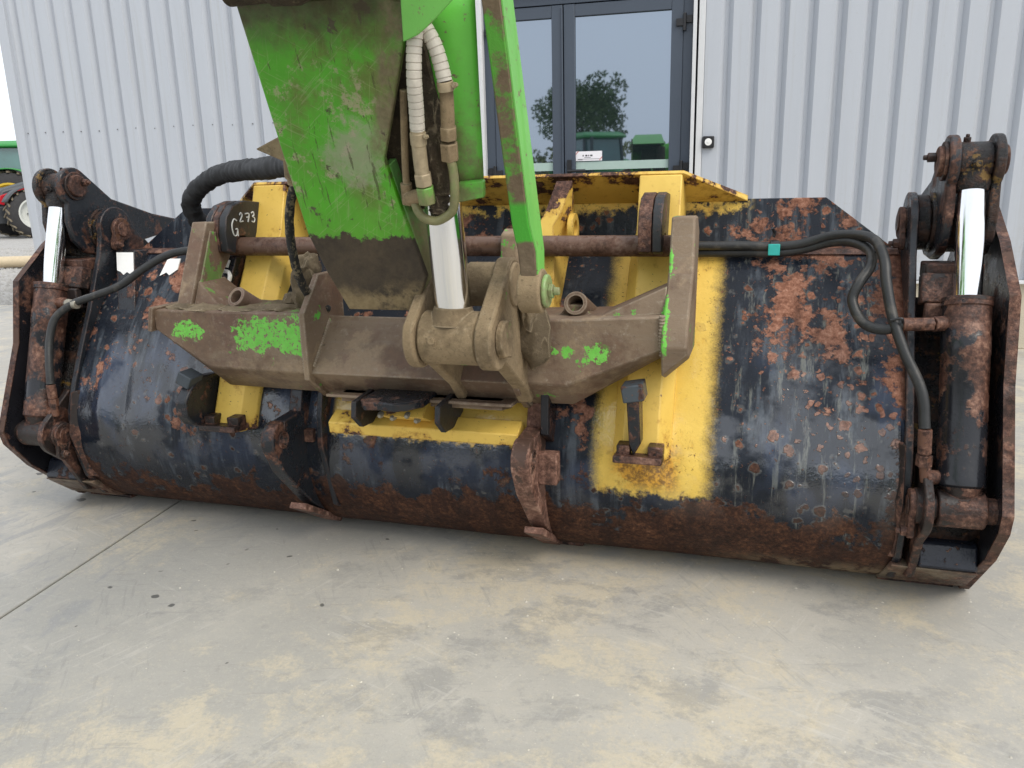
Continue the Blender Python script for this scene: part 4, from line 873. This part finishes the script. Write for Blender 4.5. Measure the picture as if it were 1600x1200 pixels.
    lathe(bm, lowp+d*.055, lowp+d*.580, [(0, r*.8), (.02, r), (.06, r), (.065, r*.985), (.70, r*.985), (.705, r*1.01), (.80, r*1.01), (.805, r*.985), (.955, r*.985), (.958, r*1.05), (1, r*1.05)], 40)
    cy_ = obj('hydraulic_cylinder', bm, 'cylpaint', bk, .001)
    bm = BM(); lathe(bm, lowp+d*.570, lowp+d*.583, [(0, r*1.06), (.9, r*1.06), (1, r*.7)], 40); obj('gland', bm, 'rusty', cy_, .001)
    bm = BM(); cyl(bm, lowp+d*.5, topp-d*.04, .0365, 36); obj('piston_rod', bm, 'chrome', cy_, 0)
    bm = BM(); cyl(bm, (X(xb-.06), *lowp.yz), (X(xb+.06), *lowp.yz), .052, 28, .004); lathe(bm, lowp+d*.03, lowp+d*.065, [(0, r*.7), (1, r*.92)], 28); cyl(bm, (X(1.50), *lowp.yz), (X(1.70), *lowp.yz), .036, 28); obj('base_eye', bm, 'rusty', cy_, .002)
    bm = BM(); cyl(bm, (X(1.561), *topp.yz), (X(1.645), *topp.yz), .055, 28, .004); lathe(bm, topp-d*.085, topp-d*.03, [(0, .040), (.4, .05), (1, .05)], 28); hexbolt(bm, topp+Vector((-.02*s, 0, .052)), (0, -.2, 1), .010, .016); hexbolt(bm, topp+Vector((.0, -.052, -.005)), (0, -1, -.1), .014, .012); obj('rod_eye', bm, 'grease', cy_, .002)
    # lower pin keeper
    bm = BM(); cyl(bm, (X(1.488), *lowp.yz), (X(1.506), *lowp.yz), .05, 24, .003); lpn = obj('lower_pin', bm, 'rusty', bk, 0)
    keeper(lowp.y, lowp.z, .047, 250 if s < 0 else 255, 1.490, lpn, 'rusty' if s < 0 else 'rustorange')
    # ports
    bm = BM(); pU = Vector((X(xb-.055), -.14, .852)); pL = Vector((X(xb-.055), -.262, .445))
    if s > 0:
        cyl(bm, pU, pU+Vector((-.035, -.02, 0)), .021, 18, .002); hexbolt(bm, pU+Vector((-.035, -.02, 0)), (-1, -.2, 0), .020, .03); cyl(bm, pU+Vector((-.06, -.028, 0)), pU+Vector((-.115, -.035, 0)), .0185, 18, .002)
        obj('port_fitting', bm, 'fitting', cy_, .001)
        bm = BM(); cyl(bm, pL+Vector((0, 0, .0)), pL+Vector((-.04, -.02, 0)), .02, 18, .002); cyl(bm, pL+Vector((-.035, -.018, -.012)), pL+Vector((-.048, -.02, .07)), .014, 14, .002); hexbolt(bm, pL+Vector((-.045, -.02, .035)), (0, 0, 1), .021, .032); cyl(bm, pL+Vector((-.046, -.02, .07)), pL+Vector((-.05, -.02, .14)), .018, 16, .002); obj('port_fitting', bm, 'fitting', cy_, .001)
    else:
        cyl(bm, pU, pU+Vector((.04, -.01, 0)), .02, 18, .002); cyl(bm, pU+Vector((.03, -.01, 0)), pU+Vector((.10, -.03, -.002)), .014, 14, .002); obj('port_fitting', bm, 'fitting', cy_, .001)
        bm = BM(); cyl(bm, pU+Vector((.06, -.02, 0)), pU+Vector((.12, -.032, -.002)), .0175, 14, .002); obj('hose_ferrule', bm, 'zinc', cy_, .001)
        bm = BM(); cyl(bm, pL, pL+Vector((.04, -.02, 0)), .02, 18, .002); cyl(bm, pL+Vector((.045, -.02, -.01)), pL+Vector((.045, -.02, .06)), .014, 14, .002); hexbolt(bm, pL+Vector((.045, -.02, .03)), (0, 0, 1), .018, .028); cyl(bm, pL+Vector((.045, -.02, .06)), pL+Vector((.045, -.02, .115)), .017, 16, .002); obj('port_fitting', bm, 'fitting', cy_, .001)
    # pocket behind the cylinder
    bm = BM(); secs = []
    pk = [(y+.045, z) for y, z in PP[6:]]
    secs = [[(X(1.487), y, z) for y, z in pk], [(X(1.688), y, z) for y, z in pk]]
    loft(bm, secs, False, False); o = obj('pocket_back', bm, 'grease', bk, 0); md = o.modifiers.new('thick', 'SOLIDIFY'); md.thickness = .01
    bm = BM(); extr(bm, [(X(1.528), -.185, .215), (X(1.686), -.185, .215), (X(1.686), -.215, .146), (X(1.528), -.215, .146)], [(X(1.528), -.08, .24), (X(1.686), -.08, .24), (X(1.686), -.08, .10), (X(1.528), -.08, .10)]); obj('pocket_block', bm, 'wetsteel', bk, .008)
    bm = BM(); extr(bm, [(X(1.46), -.212, .143), (X(1.686), -.217, .143), (X(1.686), -.10, .045), (X(1.44), -.10, .045)], [(X(1.46), -.06, .143), (X(1.686), -.06, .143), (X(1.686), -.04, .03), (X(1.44), -.04, .03)]); obj('pocket_floor', bm, 'toe', bk, .004)
    bm = BM(); box(bm, (X(1.56), -.05, .935), (.14, .05, .085), Matrix.Rotation(R(-18), 3, 'X')); box(bm, (X(1.575), -.005, .985), (.15, .09, .045)); box(bm, (X(1.565), -.085, .86), (.13, .03, .08)); obj('stop_block', bm, 'rusty', bk, .005)
    bm = BM(); box(bm, (X(1.565), .11, .006), (.22, .26, .018), Matrix.Rotation(R(2), 3, 'X')); obj('skid', bm, 'rusty', bk, .005)
    return cy_
for s in (-1, 1): end(s)
# hoses on the bucket
def hose(name, path, r, par=bk, mat='hose', n=8, rf=None): bm = BM(); tube(bm, path, r, 14, rf, n); return obj(name, bm, mat, par, 0)
hose('hydraulic_hose', [(.84, .11, 1.046), (1.0, .12, 1.045), (1.09, .125, 1.042), (1.17, .12, 1.05), (1.25, .10, 1.075), (1.32, .05, 1.082), (1.365, -.03, 1.07), (1.385, -.09, 1.02), (1.39, -.13, .96), (1.408, -.17, .87), (1.44, -.21, .78), (1.485, -.25, .68), (1.497, -.277, .585)], .0148)
hose('hydraulic_hose', [(.84, .13, 1.022), (1.0, .135, 1.022), (1.10, .13, 1.022), (1.18, .125, 1.035), (1.25, .105, 1.055), (1.31, .06, 1.06), (1.355, .0, 1.04), (1.355, -.05, 1.0), (1.325, -.085, .955), (1.308, -.10, .905), (1.335, -.14, .85), (1.385, -.17, .835), (1.435, -.175, .852)], .0148)
bm = BM(); tube(bm, [(1.074, .122, 1.035), (1.102, .124, 1.034)], .028, 14); obj('hose_clip', bm, 'blackplastic', bk, .002)
bm = BM(); box(bm, (1.088, .096, 1.034), (.036, .006, .036), Matrix.Rotation(R(-8), 3, 'X')); obj('hose_tag', bm, 'teal', bk, .002)
bm = BM(); tube(bm, [(1.085, .13, 1.07), (1.088, .13, 1.085), (1.08, .12, 1.10)], .005, 6); obj('cable_tie', bm, 'blackplastic', bk, 0); bm = BM(); tube(bm, [(1.36, -.005, 1.085), (1.375, -.03, 1.05), (1.36, -.02, 1.03)], .004, 6); obj('cable_tie', bm, 'blackplastic', bk, 0); bm = BM(); tube(bm, [(1.40, -.19, .865), (1.425, -.2, .872), (1.432, -.19, .86)], .004, 6); obj('cable_tie', bm, 'blackplastic', bk, 0)
hose('hydraulic_hose', [(-.88, .02, 1.055), (-.98, -.03, 1.045), (-1.07, -.06, 1.03), (-1.16, -.09, .985), (-1.26, -.12, .92), (-1.35, -.15, .885), (-1.45, -.17, .852), (-1.515, -.20, .80), (-1.528, -.23, .72), (-1.515, -.26, .64), (-1.502, -.282, .56)], .0148)

# ------------------------------------------------------------------ HITCH FRAME
hf = empty('hitch_frame', HO); tag(hf, 'dirty brown quick hitch frame with green paint remains hooked into the bucket', 'hitch')
def sec(x, zt, zm, zb, yf=-.345): return [(x, -.10, zt), (x, yf, zt), (x, yf, zm), (x, yf+.10, zb), (x, -.185, zb)]
bm = BM(); loft(bm, [sec(-.93, .868, .80, .79), sec(-.725, .868, .676, .588), sec(-.345, .868, .670, .582)]); bl = obj('crossbeam', bm, 'hitchL', hf, .005)
bm = BM(); loft(bm, [sec(.375, .868, .675, .585), sec(.515, .87, .672, .588), sec(.795, .885, .79, .755)]); br_ = obj('crossbeam', bm, 'hitchR', hf, .005)
bm = BM(); box(bm, (-.935, -.225, .836), (.016, .27, .085), Matrix.Rotation(R(12), 3, 'Y')); obj('end_plate', bm, 'hitch', bl, .003)
bm = BM(); extr(bm, [(-.343, -.345, .672), (-.343, -.245, .582), (-.343, -.19, .582), (-.343, -.12, .80), (-.343, -.2, .84), (-.343, -.21, .82), (-.343, -.33, .69)], [(.373, -.345, .672), (.373, -.245, .582), (.373, -.19, .582), (.373, -.12, .80), (.373, -.2, .84), (.373, -.21, .82), (.373, -.33, .69)]); obj('centre_trough', bm, m_hitch('trough_steel_brown', None, .76), hf, .003)
for x0 in (-.356, .355):
    bm = BM(); prism(bm, [(-.36, .652), (-.36, .87), (-.25, .985), (-.10, .985), (-.10, .80), (-.19, .57), (-.25, .57)], 'x', x0, x0+.02); obj('rib_plate', bm, 'hitch', hf, .003)
bm = BM(); prism(bm, [(-.33, .59), (-.33, .60), (-.18, .60), (-.18, .585)], 'x', -.30, .34); prism(bm, [(-.30, .600), (-.30, .57), (-.2, .55), (-.2, .6)], 'x', -.26, .30); obj('underside_plate', bm, 'hitch', hf, .003)
ap = [(-.165, 1.152), (-.30, .869), (-.16, .869), (-.115, .96), (-.06, 1.02), (-.03, 1.1), (-.06, 1.15)]
bm = BM(); prism(bm, ap, 'x', -.872, -.812); al = obj('upright_arm', bm, 'hitch', hf, .004)
bm = BM(); prism(bm, [(-.155, 1.12), (-.262, .90), (-.165, .885), (-.12, .96), (-.065, 1.02), (-.045, 1.1)], 'x', -.811, -.806); obj('arm_face', bm, 'hitchG', al, 0)
bm = BM(); extr(bm, [(-.811, -.285, .87), (-.70, -.285, .87), (-.811, -.245, .955)], [(-.811, -.10, .87), (-.70, -.10, .87), (-.811, -.10, .955)]); obj('gusset', bm, 'hitch', al, .003)
ap2 = [(-.165, 1.152), (-.22, 1.0), (-.36, .86), (-.375, .80), (-.35, .745), (-.27, .72), (-.10, .72), (-.06, 1.0), (-.03, 1.1), (-.06, 1.15)]
bm = BM(); low = {4: -.03, 5: -.03, 6: -.03}
extr(bm, [(.794, y, z+(low.get(k, 0))) for k, (y, z) in enumerate(ap2)], [(.862 if z > 1.1 else .866, y, z+(.035 if k in low else 0)) for k, (y, z) in enumerate(ap2)]); ar = obj('upright_arm', bm, 'hitchA', hf, .006)
bm = BM(); extr(bm, [(.796, -.30, .885), (.60, -.30, .87), (.796, -.27, .96)], [(.796, -.12, .885), (.60, -.12, .87), (.796, -.12, .96)]); obj('gusset', bm, 'hitchA', ar, .003)
bm = BM(); cyl(bm, (-.86, -.035, 1.057), (.83, -.035, 1.057), .0335, 32, .002); obj('hook_bar', bm, 'pinbar', hf, 0)
for x0 in (-.648, .528):
    p0 = Vector((x0, -.27, .908)); dv = Vector((.22, .9, -.62)) if x0 < 0 else Vector((.05, .9, -.35)); bm = BM(); pipe(bm, p0, p0+dv.normalized()*.2, .036, .024, 28); obj('guide_tube', bm, 'hitch', hf, .002)
bm = BM(); extr(bm, [(.475, -.25, .869), (.57, -.25, .869), (.55, -.25, .90), (.50, -.25, .90)], [(.475, -.15, .869), (.57, -.15, .869), (.55, -.15, .90), (.50, -.15, .90)]); obj('tube_seat', bm, 'hitch', hf, .003)
bm = BM(); prism(bm, [(-.10, 1.10), (-.06, 1.115), (.0, 1.1), (.0, .9), (-.12, .9)], 'x', .245, .305); obj('bar_support', bm, m_hitch('support_with_green_streaks', None, .56), hf, .008)
def bead(path, mat, par, r=.006):
    bm = BM(); tube(bm, path, r, 8, lambda s_, i: r*(1+.22*math.sin(s_*650)+.25*mnoise.noise(Vector((s_*40, 2, 1)))), 24); obj('weld_bead', bm, mat, par, 0)
for x0 in (-.358, .377):
    bead([(x0, -.345, .672), (x0, -.347, .77), (x0, -.346, .868)], 'hitch', hf); bead([(x0, -.34, .67), (x0, -.25, .586), (x0, -.2, .584)], 'hitch', hf)
bead([(-.335, -.332, .690), (-.335, -.27, .755), (-.335, -.205, .828)], 'hitch', hf); bead([(-.805, -.285, .872), (-.75, -.287, .872), (-.70, -.287, .872)], 'hitch', hf)
bead([(-.875, -.30, .872), (-.84, -.303, .872), (-.811, -.30, .872)], 'hitch', hf, .008); bead([(.794, -.352, .89), (.792, -.345, .82), (.792, -.33, .77)], 'hitch', hf, .008)
# ears for the crowd cylinder
earp = eye2d(-.60, .858, .085, 150, 300, 12) + [(-.36, .66), (-.30, .60), (-.22, .65), (-.25, .90)] + eye2d(-.455, .985, .075, 30, 150, 8)
bm = BM(); prism(bm, earp, 'x', .150, .182); obj('cylinder_ear', bm, 'mudpart', hf, .006)
bm = BM(); prism(bm, earp, 'x', .352, .398); er = obj('cylinder_ear', bm, 'mudpart', hf, .006)
bm = BM(); prism(bm, eye2d(-.60, .858, .05, 80, 280, 10) + [(-.56, .80), (-.55, .90)], 'x', .398, .418); obj('pin_plate', bm, 'mudpart', er, .004)
bm = BM(); cyl(bm, (.14, -.60, .858), (.41, -.60, .858), .032, 20); obj('ear_pin', bm, 'mudpart', hf, 0)
# mud lumps packed on the beam
bm = BM()
rng = random.Random(21)
def lump(c, rad, n=2):
    b2 = bmesh.ops.create_icosphere(bm, subdivisions=3, radius=1)
    for v in b2['verts']:
        p = v.co.copy(); k = 1+.28*mnoise.noise(p*2.2+Vector(c)*9)+.12*mnoise.noise(p*6+Vector(c)*9); v.co = Vector(c)+Vector((p.x*rad[0]*k, p.y*rad[1]*k, p.z*rad[2]*k))
for i in range(26):
    x = rng.uniform(-.86, -.40); lump((x, rng.uniform(-.30, -.15), .868), (rng.uniform(.03, .07), .05, rng.uniform(.006, .018)))
mo = obj('packed_mud', bm, 'mud', hf, 0); bm = BM(); lump((-.41, -.20, .93), (.05, .07, .10)); lump((-.40, -.2, .99), (.035, .06, .06)); lump((-.48, -.2, .885), (.03, .03, .03)); obj('packed_mud', bm, 'mud', hf, 0)
bm = BM(); lump((.43, -.38, .83), (.05, .04, .10)); lump((.425, -.40, .93), (.025, .05, .08)); obj('packed_mud', bm, 'mud', hf, 0)

# ------------------------------------------------------------------ BOOM
bo = empty('loader_boom', BO); tag(bo, 'scratched green loader boom end with mud caked hoses and chrome crowd ram', 'boom')
# boom plate leans towards the camera: y = -.65 - (z-1.14)*.38
def by(z, d=0): return -.65-(z-1.14)*.38+d
def bp_(x, z, d=0): return Vector((x, by(z, d), z))
NRM = Vector((0, .935, .355))
def bplate(name, pts, t, mat, par, d=0, bev=.004, wob=0):
    bm = BM(); A = [bp_(x, z, d) for x, z in pts]; extr(bm, A, [p+NRM*t for p in A]); return obj(name, bm, mat, par, bev)
front = [(-.138, 1.675), (-.123, 1.14), (-.098, 1.033), (-.06, .922), (.148, .922), (.196, 1.02), (.165, 1.20), (.148, 1.323), (.255, 1.56), (.286, 1.645), (.22, 1.662)]
fp = bplate('front_plate', front, .022, 'boom', bo)
# body of the box behind and the hollow above
bm = BM(); extr(bm, [bp_(-.125, 1.66, .02), bp_(-.115, 1.12, .02), bp_(-.05, .93, .02), bp_(-.035, .93, .02), bp_(-.10, 1.12, .02), bp_(-.11, 1.66, .02)], [p+NRM*.30 for p in (bp_(-.125, 1.66, .02), bp_(-.115, 1.12, .02), bp_(-.05, .93, .02), bp_(-.035, .93, .02), bp_(-.10, 1.12, .02), bp_(-.11, 1.66, .02))]); obj('side_wall', bm, 'boom', bo, .003)
bm = BM(); A = [bp_(.150, 1.31, .02), bp_(.168, 1.20, .022), bp_(.194, 1.02, .022), bp_(.15, .93, .022), bp_(.135, .93, .022), bp_(.17, 1.02, .022), bp_(.145, 1.20, .022), bp_(.13, 1.31, .022)]; extr(bm, A, [p+NRM*.26 for p in A]); obj('side_wall', bm, m_greenlight('green_wall_with_mud', 1.12, (.14, .34, .09)), bo, .003)
bm = BM(); A = [bp_(.0, 1.64, .07), bp_(.0, 1.18, .07), bp_(.245, 1.20, .07), bp_(.29, 1.42, .07), bp_(.28, 1.60, .07)]; extr(bm, A, [p+NRM*.03 for p in A])
obj('muddy_recess', bm, 'muddark', bo, .003)
bm = BM(); A = [bp_(-.045, .935, .03), bp_(.14, .935, .03), bp_(.16, 1.0, .03), bp_(-.08, 1.0, .03)]; extr(bm, A, [p+NRM*.30 for p in A]); obj('nose_block', bm, 'muddark', bo, .003)
# upper boom running up and back towards the machine
bm = BM(); loft(bm, [[bp_(-.15, 1.70, -.02), bp_(.30, 1.70, -.02), bp_(.30, 1.70, .3), bp_(-.15, 1.70, .3)], [Vector((-.13, -1.5, 1.68)), Vector((.27, -1.5, 1.68)), Vector((.25, -1.3, 1.85)), Vector((-.11, -1.3, 1.85))], [Vector((-.1, -4.3, 1.36)), Vector((.24, -4.3, 1.36)), Vector((.22, -4.3, 1.56)), Vector((-.08, -4.3, 1.56))]]); obj('upper_boom', bm, m_greenlight('upper_boom_green', None, GREEN), bo, .01)
bm = BM(); cyl(bm, (-.145, -.87, 1.70), (.30, -.87, 1.70), .035, 24); lathe(bm, (-.05, -.9, 1.70), (.1, -.9, 1.68), [(0, .02), (.3, .045), (.7, .04), (1, .02)], 16); obj('cross_tube', bm, 'muddark', bo, .004)
# right-hand cover: curved bright green cylinder guard
bm = BM(); secs = []
for z, xl, xr in ((1.70, .240, .412), (1.60, .240, .401), (1.45, .236, .384), (1.33, .232, .371), (1.225, .230, .359)):
    secs.append([bp_(xl+(xr-xl)*k/14, z, .10-.030*math.sin(math.pi*k/14)**.7+.02*(1-k/14)) for k in range(15)])
loft(bm, secs, False, False); gd = obj('ram_guard', bm, 'lite', bo, 0); md = gd.modifiers.new('thick', 'SOLIDIFY'); md.thickness = .010; md.offset = 0
bm = BM(); A = [bp_(.308, 1.262, .06), bp_(.377, 1.264, .06), bp_(.372, 1.224, .06), bp_(.300, 1.212, .06)]; extr(bm, A, [p+NRM*.02 for p in A]); obj('guard_plate', bm, m_greenlight('guard_plate_green', 1.22), bo, .004)
bm = BM(); A = [bp_(.287, 1.675, -.03), bp_(.43, 1.66, -.02), bp_(.340, 1.596, -.025), bp_(.307, 1.576, -.03), bp_(.270, 1.565, -.03)]; extr(bm, A, [p+NRM*.012 for p in A]); obj('corner_gusset', bm, 'litelink', bo, .003)
# crowd ram
bm = BM(); cyl(bm, (.185, -.60, .858), (.350, -.60, .858), .073, 36, .006); cyl(bm, (.232, -.672, .862), (.232, -.682, .862), .011, 10, .002); lathe(bm, (.267, -.60, .90), (.268, -.602, .945), [(0, .07), (.5, .058), (1, .050)], 32); re_ = obj('ram_eye', bm, 'mudpart', bo, .003)
bm = BM(); cyl(bm, (.270, -.598, .93), (.255, -.625, 1.30), .0485, 48); rd = obj('ram_rod', bm, 'chrome', bo, 0)
bm = BM(); cyl(bm, (.2535, -.628, 1.235), (.245, -.66, 1.66), .058, 32, .004); obj('ram_barrel', bm, 'muddark', bo, 0)
# pivot boss of the boom nose
bm = BM(); cyl(bm, (.265, -.455, .985), (.405, -.455, .985), .062, 32, .004); cyl(bm, (.16, -.455, .985), (.265, -.455, .985), .05, 28); obj('pivot_boss', bm, 'mudpart', bo, .002)
# link bar
def lk(x, y, z): return Vector((x, y, z))
bm = BM(); loft(bm, [[lk(.438, -.82, 1.72), lk(.482, -.82, 1.72), lk(.482, -.73, 1.72), lk(.438, -.73, 1.72)], [lk(.453, -.655, 1.16), lk(.497, -.655, 1.16), lk(.497, -.565, 1.16), lk(.453, -.565, 1.16)], [lk(.458, -.625, 1.09), lk(.505, -.625, 1.09), lk(.505, -.545, 1.09), lk(.458, -.545, 1.09)], [lk(.465, -.615, .995), lk(.505, -.615, .995), lk(.505, -.545, .985), lk(.465, -.545, .985)]]); lb_ = obj('link_bar', bm, 'linkmud', bo, .004)
bm = BM(); extr(bm, [lk(.4855, -.818, 1.72), lk(.4855, -.732, 1.72), lk(.5005, -.568, 1.16), lk(.5085, -.55, 1.09), lk(.5085, -.55, 1.0), lk(.5085, -.61, 1.0), lk(.5085, -.622, 1.09), lk(.5005, -.652, 1.16)], [lk(.482, -.818, 1.72), lk(.482, -.732, 1.72), lk(.497, -.568, 1.16), lk(.505, -.55, 1.09), lk(.505, -.55, 1.0), lk(.505, -.61, 1.0), lk(.505, -.622, 1.09), lk(.497, -.652, 1.16)]); obj('link_side', bm, 'litelink', lb_, 0)
bm = BM(); cyl(bm, (.455, -.58, .985), (.515, -.58, .985), .058, 28, .004); obj('link_boss', bm, 'mudpart', lb_, .002)
bm = BM(); cyl(bm, (.515, -.58, .985), (.528, -.58, .985), .044, 24, .003); hexbolt(bm, (.528, -.58, .985), (1, 0, 0), .02, .012); obj('pin_cap', bm, m_greenlight('pin_cap_green', 1.0, (.25, .45, .16)), lb_, .002)
# hose guards and pipes on the boom
def spiral(path, r, mat='guard', name='hose_guard'):
    bm = BM(); pts = spline(path, 40); step = .0165
    tube(bm, pts, r, 20, lambda s_, i: r*(.90 if (s_ % step) < .0022 else 1.0+.03*((s_ % step)/step)), raw=True); return obj(name, bm, mat, bo, 0)
def bz(x, z, d): p = bp_(x, z, d); return (p.x, p.y, p.z)
spiral([bz(.305, 1.64, .03), bz(.288, 1.575, .0), bz(.278, 1.50, -.02), bz(.268, 1.431, -.02), bz(.261, 1.385, -.02)], .0175)
h2 = spiral([bz(.285, 1.63, .04), bz(.312, 1.59, .025), bz(.326, 1.557, .02), bz(.334, 1.518, .015), bz(.338, 1.488, .01)], .0175)
bm = BM(); tube(bm, [bz(.261, 1.385, -.02), bz(.256, 1.345, -.02), bz(.252, 1.30, -.02), bz(.252, 1.285, -.02)], .0175, 16); tube(bm, [bz(.2605, 1.38, -.02), bz(.257, 1.352, -.02)], .0195, 16, n=2); obj('hose_ferrule', bm, 'ferrule', bo, .002)
def hexnut(a, b, r, mat, nm='hex_nut'):
    bm = BM(); loft(bm, [ring(a, Vector(b)-Vector(a), r, 6), ring(b, Vector(b)-Vector(a), r, 6)]); return obj(nm, bm, mat, bo, .003)
hexnut(bz(.252, 1.288, -.02), bz(.251, 1.258, -.02), .0225, 'ferrule')
hexnut(bz(.251, 1.256, -.02), bz(.250, 1.215, -.02), .0235, m_greenlight('green_fitting', 1.24, (.12, .42, .05)), 'elbow_fitting')
bm = BM(); tube(bm, [bz(.235, 1.235, -.005), bz(.205, 1.23, -.0), bz(.19, 1.225, .005)], .018, 12); tube(bm, [bz(.186, 1.22, .01), bz(.195, 1.29, .01), bz(.212, 1.39, .015), bz(.228, 1.477, .02)], .009, 10); tube(bm, [bz(.184, 1.215, .01), bz(.190, 1.265, .01)], .015, 10, n=3); obj('steel_pipe', bm, 'mudpart', bo, .001)
bm = BM(); tube(bm, [bz(.338, 1.488, .01), bz(.338, 1.468, .01)], .0195, 16, n=3); obj('hose_clamp', bm, 'ferrule', bo, .001)
bm = BM(); hexbolt(bm, Vector(bz(.362, 1.479, .01)), (0, -1, -.2), .007, .01); tube(bm, [bz(.35, 1.479, .01), bz(.368, 1.479, .01)], .004, 8); obj('clamp_screw', bm, 'ferrule', bo, 0)
bm = BM(); tube(bm, [bz(.274, 1.372, -.02), bz(.284, 1.368, -.022)], .004, 8); hexbolt(bm, Vector(bz(.283, 1.369, -.025)), (0, -1, 0), .006, .009); obj('clamp_screw', bm, 'ferrule', bo, 0)
bm = BM(); tube(bm, [bz(.338, 1.47, .01), bz(.333, 1.43, .01), bz(.327, 1.392, .01)], .0165, 16); obj('hose_end', bm, 'mudpart', bo, .001)
hexnut(bz(.3275, 1.392, .01), bz(.3235, 1.362, .01), .0215, 'mudpart'); hexnut(bz(.322, 1.356, .01), bz(.318, 1.316, .01), .0235, 'mudpart')
bm = BM(); tube(bm, [bz(.319, 1.33, .005), bz(.325, 1.295, -.0), bz(.325, 1.25, -.01), bz(.314, 1.205, -.01), bz(.296, 1.185, -.01), bz(.263, 1.171, -.012), bz(.233, 1.178, -.015), bz(.216, 1.197, -.01), bz(.207, 1.22, .0)], .0115, 16); obj('looped_pipe', bm, m_greenlight('muddy_green_pipe', 1.36, (.15, .36, .07)), bo, 0)
bm = BM(); lump_c = [((.265, by(1.36, .06), 1.36), (.05, .04, .12)), ((.26, by(1.25, .05), 1.25), (.035, .04, .06)), ((.25, by(1.45, .07), 1.45), (.04, .03, .1)), ((.27, by(1.195, .01), 1.198), (.03, .02, .018))]
for c_, r_ in lump_c[:3]: lump(c_, r_)
obj('packed_mud', bm, 'muddark', bo, 0)
bm = BM(); lump(*lump_c[3]); obj('packed_mud', bm, 'muddark', bo, 0)
# bracket on the left of the boom carrying the sleeved hoses
bm = BM(); A = [Vector((-.285, -.62, 1.365)), Vector((-.17, -.62, 1.41)), Vector((-.10, -.62, 1.33)), Vector((-.15, -.62, 1.31))]; extr(bm, A, [p+Vector((.03, .10, 0)) for p in A]); hb = obj('hose_bracket', bm, 'mudpart', bo, .006)
bm = BM(); cyl(bm, (-.20, -.56, 1.36), (-.212, -.54, 1.285), .030, 20, .004); cyl(bm, (-.212, -.54, 1.29), (-.215, -.535, 1.27), .024, 20); obj('hose_coupling', bm, 'mudpart', hb, .002)

# ------------------------------------------------------------------ loose hoses
def wr(s_, i): return lambda k: .0355+.0045*mnoise.noise(Vector((s_*42, k*.35, 1.3)))+.003*mnoise.noise(Vector((s_*95, k*.8, 5.3)))+.0012*math.sin(s_*150+3*mnoise.noise(Vector((s_*9, k*.2, 0))))
bm = BM(); tube(bm, [(-.15, -.50, 1.315), (-.25, -.40, 1.325), (-.40, -.28, 1.33), (-.58, -.15, 1.325), (-.76, -.02, 1.325), (-.91, .06, 1.312), (-1.02, .10, 1.275), (-1.09, .12, 1.22), (-1.11, .17, 1.15), (-1.10, .25, 1.08), (-1.0, .35, 1.02)], .036, 20, wr, 22); tag(obj('sleeved_hose', bm, 'sleeve', None, 0), 'thick hose bundle in a wrinkled black sleeve arching over the bucket back', 'hose')
def gr_(s_, i): return lambda k: .014+.0018*mnoise.noise(Vector((s_*60, k*.7, 4.2)))
bm = BM(); tube(bm, [(-.22, -.50, 1.30), (-.27, -.45, 1.27), (-.31, -.42, 1.22), (-.335, -.40, 1.13), (-.345, -.37, 1.03), (-.35, -.33, .96), (-.36, -.25, .89), (-.34, -.2, .86)], .013, 14, gr_, 16)
g = G('gritty_black_hose'); c_ = g.mix(g.step(g.noise(55, 6, .7), .5, .62), (.018, .018, .018), (.16, .13, .085)); g.fin(c_, .75, 0, g.bump(g.noise(90, 5, .7), .5, .005))
tag(obj('gritty_hose', bm, g.m, None, 0), 'thin mud speckled hose hanging left of the green boom', 'hose')
